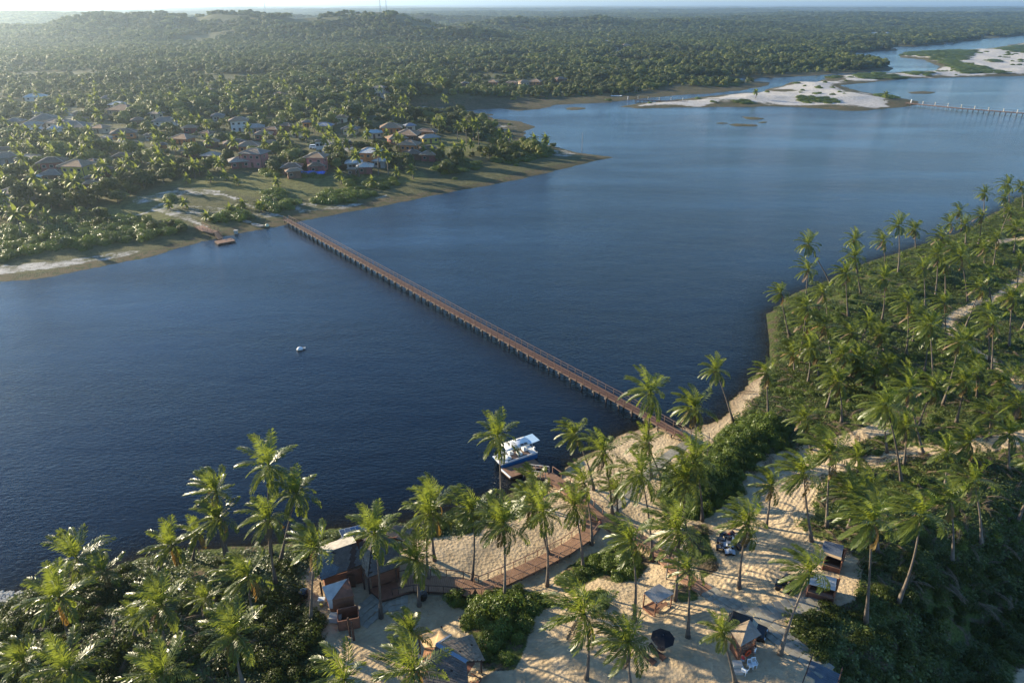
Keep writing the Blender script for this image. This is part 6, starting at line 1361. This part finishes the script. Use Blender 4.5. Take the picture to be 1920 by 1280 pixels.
# ------------------------------------------------------------------ boat at the dock
def boat():
    a, b = atz(939, 873, .85), atz(1008, 850, .85); d = b - a; L_ = d.length; ang = math.atan2(d.y, d.x); W_ = 2.7; nrm = Vector((-d.y, d.x, 0)).normalized(); c = (a + b) / 2 + nrm * W_ / 2; c.z = 0
    root = empty('catamaran_boat', c, ang); tag(root, 'white flat roofed catamaran with blue hulls moored at the floating dock', 'boat'); H = L_ / 2
    for s in (-1, 1):
        prof = [(-H, .45, .95), (-H + .9, -.1, .95), (H - .3, -.1, .9), (H, .1, .9)]; V = []
        y0, y1 = s * W_ / 2, s * (W_ / 2 - .75)
        V = [(-H - .1, y0, .95), (-H + .5, y0, -.15), (H, y0, -.15), (H, y0, .9), (-H - .1, y1, .95), (-H + .7, y1, -.15), (H, y1, -.15), (H, y1, .9)]
        MB().add(V, [(0, 1, 2, 3), (7, 6, 5, 4), (0, 4, 5, 1), (1, 5, 6, 2), (2, 6, 7, 3), (3, 7, 4, 0)]).build('hull', M_BLUE, root, bevel=.03)
    MB().slab([(-H - .05, -W_ / 2 + .0, .99), (H, -W_ / 2, .94), (H, W_ / 2, .94), (-H - .05, W_ / 2, .99)], .1).build('deck', M_WHITE, root)
    MB().box((.2, 0, 1.0), (L_ * .62, W_ - .5, .03)).build('floor_mat', simple_mat('brown_mat', (.16, .11, .09), .8, .15), root)
    for s in (-1, 1): MB().box((.3, s * (W_ / 2 - .07), 1.08), (L_ * .92, .12, .2)).build('gunwale', M_WHITE, root)
    for x, y in ((-1.5, -.45), (.55, -.35), (1.9, .35), (-.6, .5)):
        s = empty('seat', (0, 0, 0)); s.parent = root; s.location = (x, y, 1.0); MB().box((0, 0, .22), (.75, .8, .44)).build('cushion', M_PLAST, s, bevel=.05); MB().box((-.32, 0, .6), (.14, .8, .5)).build('backrest', M_PLAST, s, bevel=.04)
    MB().box((-2.6, .1, 1.35), (.35, .7, .7)).build('console', M_WHITE, root, bevel=.05)
    top = 2.55; V = []; F = []
    for i, y in enumerate((-1.05, -.5, .1, .7, 1.2)):
        z = top + .12 - abs(y - .1) ** 2 * .12; V += [(-1.9, y, z), (H - .9, y, z)]
    for i in range(4): F.append((2 * i, 2 * i + 1, 2 * i + 3, 2 * i + 2))
    m = MB().add(V, F); o = m.build('roof', M_WHITE, root, True); sm = o.modifiers.new('t', 'SOLIDIFY'); sm.thickness = .07; o.location = (.1, .55, 0)
    MB().slab([(H - .75, -.5, top - .05), (H + 1.0, -.3, top - .1), (H + .9, 1.9, top - .1), (H - .75, 1.75, top - .05)], .06).build('rear_canopy', simple_mat('pale_blue_sheet', (.42, .58, .70), .4, .12), root)
    for k, (x, y) in enumerate(((1.1, -.25), (1.75, -.25), (1.3, 1.2))):
        MB().box((x, y, top + .17 - (.04 if k < 2 else .1)), (.52, .5, .04)).build('solar_panel', M_PANELB if k == 2 else M_BLACK, root)
    pm = MB().lathe((0, 0, 1.0), [(.035, 0), (.035, 1.55)], 6).mesh('roof_post', M_WHITE)
    for x, y in ((-1.8, -.45), (-1.8, 1.25), (H - .5, -.45), (H - .5, 1.25), (0.2, 1.25)): part('roof_post', pm, root, (x, y, 0))
    r = MB().bar((-H + .2, -W_ / 2 + .1, 1.55), (-H + .2, W_ / 2 - .1, 1.55), .04)
    for y in (-1.2, 0, 1.2): r.bar((-H + .2, y, 1), (-H + .2, y, 1.55), .04)
    r.build('bow_rail', M_STEEL, root); MB().box((H + .15, 0, .8), (.3, .35, .9)).build('outboard_motor', M_WHITE, root, bevel=.05)
boat()
def small_boat(x, y, rz, L_, mat, label, z=None, inner=None):
    p = at(x, y) if z is None else atz(x, y, z); root = empty('small_boat', p, rz); tag(root, label, 'boat'); H = L_ / 2; W_ = L_ * .17
    V = [(-H, -W_, .45), (-H * .9, -W_ * .7, 0), (H * .6, -W_ * .7, 0), (H * .6, -W_, .5), (H, 0, .62), (H * .85, 0, .05), (-H, W_, .45), (-H * .9, W_ * .7, 0), (H * .6, W_ * .7, 0), (H * .6, W_, .5)]
    F = [(0, 1, 2, 3), (3, 2, 5, 4), (6, 9, 8, 7), (9, 4, 5, 8), (0, 6, 7, 1), (1, 7, 8, 2), (2, 8, 5)]; m = MB().add(V, F); o = m.build('hull', mat, root); s = o.modifiers.new('t', 'SOLIDIFY'); s.thickness = .06
    for k in (-.5, 0, .45): MB().box((H * k, 0, .36), (.25, W_ * 1.8, .05)).build('thwart', inner or M_DECKG, root)
small_boat(482, 424, 2.6, 5.0, simple_mat('sand_coloured_boat', (.45, .40, .33), .7, .1), 'pale wooden boat pulled up on the grassy bank beside the far footbridge end')
small_boat(443, 411, .1, 3.4, M_WHITE, 'small white boat lying on the bank above the left jetty')
small_boat(462, 417, 2.5, 4.0, simple_mat('grey_boat', (.30, .28, .24), .7, .1), 'small grey brown boat on the bank between the left jetty and the footbridge')
small_boat(1780, 82, 0, 16, M_WHITE, 'distant white boat on the upper right reach of the lagoon', 0.0)
small_boat(1156, 181, 0, 9, M_WHITE, 'distant white boat drawn up left of the small footbridge')
o = MB().lathe((0, 0, 0), [(.5, 0), (.72, .3), (.55, .75), (.1, .95)], 12).build('ball_float', simple_mat('cream_float', (.62, .60, .38), .6, .1), None, True, loc=at(501, 425)); tag(o, 'round cream coloured float on the bank beside the footbridge', 'float')
o = MB().box((0, 0, .5), (1.0, .8, 1.0)).box((0, 0, 1.05), (1.2, 1.0, .1)).build('grey_box', M_CONC, None, loc=at(443, 438)); tag(o, 'grey box standing on the bank right of the left jetty', 'box')
b = empty('mooring_float', atz(565, 655, 0), .3); tag(b, 'small white and cream float drifting alone in the middle of the lagoon', 'float')
MB().lathe((-.25, 0, -.1), [(.45, 0), (.6, .25), (.4, .6), (.12, .75)], 10, 1.2, .8).build('buoy', M_WHITE, b, True); MB().box((.55, .1, .22), (.7, .5, .16)).build('raft', M_CONC, b, bevel=.04); MB().box((-.5, -.2, .1), (.7, .6, .16)).build('skirt_float', simple_mat('cream_plastic', (.55, .52, .42), .6, .1), b, bevel=.04)
o = MB(); 
V = []; nx_ = 9
for i in range(nx_):
    for j in range(5): V.append((i / (nx_ - 1) * 10 - 5, j - 2, 1.3 + .35 * math.sin(i * 1.7 + j) * .4 - abs(j - 2) * .35))
F_ = [(i * 5 + j, (i + 1) * 5 + j, (i + 1) * 5 + j + 1, i * 5 + j + 1) for i in range(nx_ - 1) for j in range(4)]
bt = empty('blue_tarpaulin', at(588, 327), -.05); tag(bt, 'bright blue tarpaulin stretched on poles in front of the brown roofed houses', 'tarpaulin'); m = MB().add(V, F_); so = m.build('sheet', M_TARPB, bt); sm_ = so.modifiers.new('t', 'SOLIDIFY'); sm_.thickness = .04
pm = MB().box((0, 0, .6), (.12, .12, 1.2)).mesh('pole', M_RAIL)
for x in (-4.6, 0, 4.6):
    for y in (-1.7, 1.7): part('pole', pm, bt, (x, y, 0))
# far masts
for x, y, top, lb in ((498, 23, -6, 'thin lattice mast on the hazy hill at upper left'), (713, 18, -8, 'left one of two thin masts on the skyline'), (724.5, 18, -8, 'right one of two thin masts on the skyline')):
    Y = 2300.0; dx, dy, dz = ray(x, y); t = Y / dy; z = CAM_H + dz * t; X_ = dx * t; g = hz(X_, Y); dx, dy, dz = ray(x, top); ht = CAM_H + dz * Y / dy
    r = empty('radio_mast', (X_, Y, g)); tag(r, lb, 'mast'); hh = ht - g; m = MB(); w = 1.3
    for sx, sy in ((-w, -w), (w, -w), (0, w)): m.bar((sx, sy, 0), (sx * .5, sy * .5, hh), .5)
    m.build('leg_frame', M_STEEL, r); m = MB()
    for k in range(18): z0, z1 = hh * k / 18, hh * (k + 1) / 18; m.bar((-w, -w, z0), (w * .8, -w, z1), .25).bar((w, -w, z0), (0, w, z1), .25)
    m.build('lattice', M_STEEL, r)
# posts, poles and small items along the paths
for i, (x, y, h, lb) in enumerate([(1249, 1085, 3.6, 'slim pale pole beside the boardwalk above the pavilion'), (1325, 862, 5.0, 'thin bare dead palm stem at the landing of the footbridge'), (1207, 330, 12, ''), (1091, 283, 9, 'lone thin pole on the headland point')]):
    if not lb: continue
    o = MB().tube([(0, 0, -.3), (-.05, 0, h * .5), (-.18 * (i == 1), 0, h)], [.10, .08, .05], 6).build('bare_pole', M_TRUNK if i == 1 else M_DECKG, None, loc=at(x, y)); tag(o, lb, 'pole')
def person(x, y, label, pose, shirt, rz=0.0, h=1.7):
    """one skinned body, clothed"""
    k = h / 1.7; J = dict(pel=(0, 0, .93), bel=(0, 0, 1.1), chest=(0, .01, 1.32), neck=(0, 0, 1.48), head=(0, -.01, 1.62), top=(0, 0, 1.72))
    for s, n in ((-1, 'l'), (1, 'r')):
        J['hip' + n] = (s * .1, 0, .9); J['kn' + n] = (s * .11, -.03 * pose, .5); J['an' + n] = (s * .12, .04 * pose * s, .09); J['to' + n] = (s * .13, -.16 + .04 * pose * s, .03)
        J['sh' + n] = (s * .19, 0, 1.40); J['el' + n] = (s * .26, .02, 1.13); J['wr' + n] = (s * .25, -.12 * pose, .90); J['ha' + n] = (s * .25, -.16 * pose, .82)
    names = list(J); E = [('pel', 'bel'), ('bel', 'chest'), ('chest', 'neck'), ('neck', 'head'), ('head', 'top')]
    for n in 'lr': E += [('pel', 'hip' + n), ('hip' + n, 'kn' + n), ('kn' + n, 'an' + n), ('an' + n, 'to' + n), ('chest', 'sh' + n), ('sh' + n, 'el' + n), ('el' + n, 'wr' + n), ('wr' + n, 'ha' + n)]
    rad = dict(pel=.14, bel=.12, chest=.145, neck=.055, head=.095, top=.07, hip=.09, kn=.06, an=.04, to=.04, sh=.06, el=.045, wr=.032, ha=.04)
    me_ = bpy.data.meshes.new('body'); me_.from_pydata([tuple(c * k for c in J[n]) for n in names], [(names.index(a), names.index(b)) for a, b in E], [])
    o = bpy.data.objects.new('person', me_); COL.objects.link(o); md = o.modifiers.new('skin', 'SKIN'); sv = me_.skin_vertices[0].data if me_.skin_vertices else None
    if sv is None:
        bm_ = bmesh.new(); bm_.from_mesh(me_); bm_.verts.layers.skin.verify(); bm_.to_mesh(me_); bm_.free(); sv = me_.skin_vertices[0].data
    for i, n in enumerate(names):
        r = rad.get(n, rad.get(n[:-1], .05)) * k; sv[i].radius = (r, r * (.8 if n in ('pel', 'bel', 'chest') else 1))
    sv[0].use_root = True; su = o.modifiers.new('sub', 'SUBSURF'); su.levels = 1; su.render_levels = 1; me_.materials.append(M_SKIN); md.use_smooth_shade = True
    t = MB().lathe((0, 0, .98 * k), [(.17, 0), (.18, .12), (.2, .38), (.12, .47)], 10, 1, .72).build('shirt', shirt, o, True); MB().lathe((0, 0, .72 * k), [(.19, 0), (.185, .28)], 10, 1, .75).build('shorts', M_TARPG, o, True)
    MB().lathe((0, .01, 1.60 * k), [(.085, 0), (.108, .05), (.10, .11), (.03, .15)], 9).build('hair', M_BLACKC, o, True)
    o.location = at(x, y); o.rotation_euler.z = rz; tag(o, label, 'person'); return o
person(1412, 1232, 'person in a white top standing at the right corner of the lookout hut', 1.0, M_WHITE, .8)
person(1390, 1247, 'person in a dark red top standing at the foot of the lookout hut', .6, M_SKINW, -.6)
person(1373, 1022, 'person in a pale shirt standing among the parked quad bikes', .8, M_PLAST, 2.0)
p_ = person(1124, 992, 'person in a dark red shirt standing below the junction deck', .9, M_SKINW, .3)
# fallen fronds and litter below the palms
DF = [frond_mesh(random.Random(300 + k), 0.0, 0.25, 3.6, .5, 0, M_DRY, 16, .10, .6) for k in range(3)]
pr = []
for k, (x, y, lb) in enumerate(((330, 1165, 'pale dry fallen frond lying in the left thicket'), (1600, 815, 'dry fallen frond on the sand patch above the track'), (1420, 735, 'dry fallen frond on the bank past the footbridge'))):
    o = part('fallen_frond', DF[k], None, at(x, y, .15), k * 1.3 + .4); tag(o, lb, 'palm frond'); pr.append(o)
n = 420; fx, fy = RNG.uniform(1380, 1920, n * 2), RNG.uniform(560, 1120, n * 2); fx[:120] = RNG.uniform(60, 560, 120); fy[:120] = RNG.uniform(1080, 1270, 120)
FPt = np.array([flat(a, b, 3) for a, b in zip(fx, fy)]); dn = sdf(FPt[:, 0], FPt[:, 1], W_NEAR); ppx, ppy = project(FPt[:, 0], FPt[:, 1], height(FPt[:, 0], FPt[:, 1])); k = (dn > 2) & (sdf(ppx, ppy, SAND) < 2); FPt = FPt[k]
instances('frond_litter', pr, np.stack([FPt[:, 0], FPt[:, 1], height(FPt[:, 0], FPt[:, 1]) + .25], 1), RNG.uniform(.5, 1.0, len(FPt)), RNG.uniform(0, 6.28, len(FPt)), RNG.integers(0, 3, len(FPt)), 'dry fronds and husks littering the ground under the palms', 'litter')
# pale stones in the shallows at the left edge
rng = random.Random(21); ST = MB()
for _ in range(420):
    px, py = rng.uniform(-30, 58), rng.uniform(1108, 1140)
    if rng.random() < abs(px) / 90: continue
    p = atz(px, py, 0.0); s = rng.uniform(.12, .3); ST.lathe((p.x, p.y, p.z - .08 + rng.uniform(0, .08)), [(s * .5, -s * .3), (s, 0), (s * .6, s * .5)], 6)
o = ST.build('shore_stones', simple_mat('stone', (.36, .35, .31), .85, .25), None); tag(o, 'pale stones in the shallows at the lower left water edge', 'stones', kind='stuff')
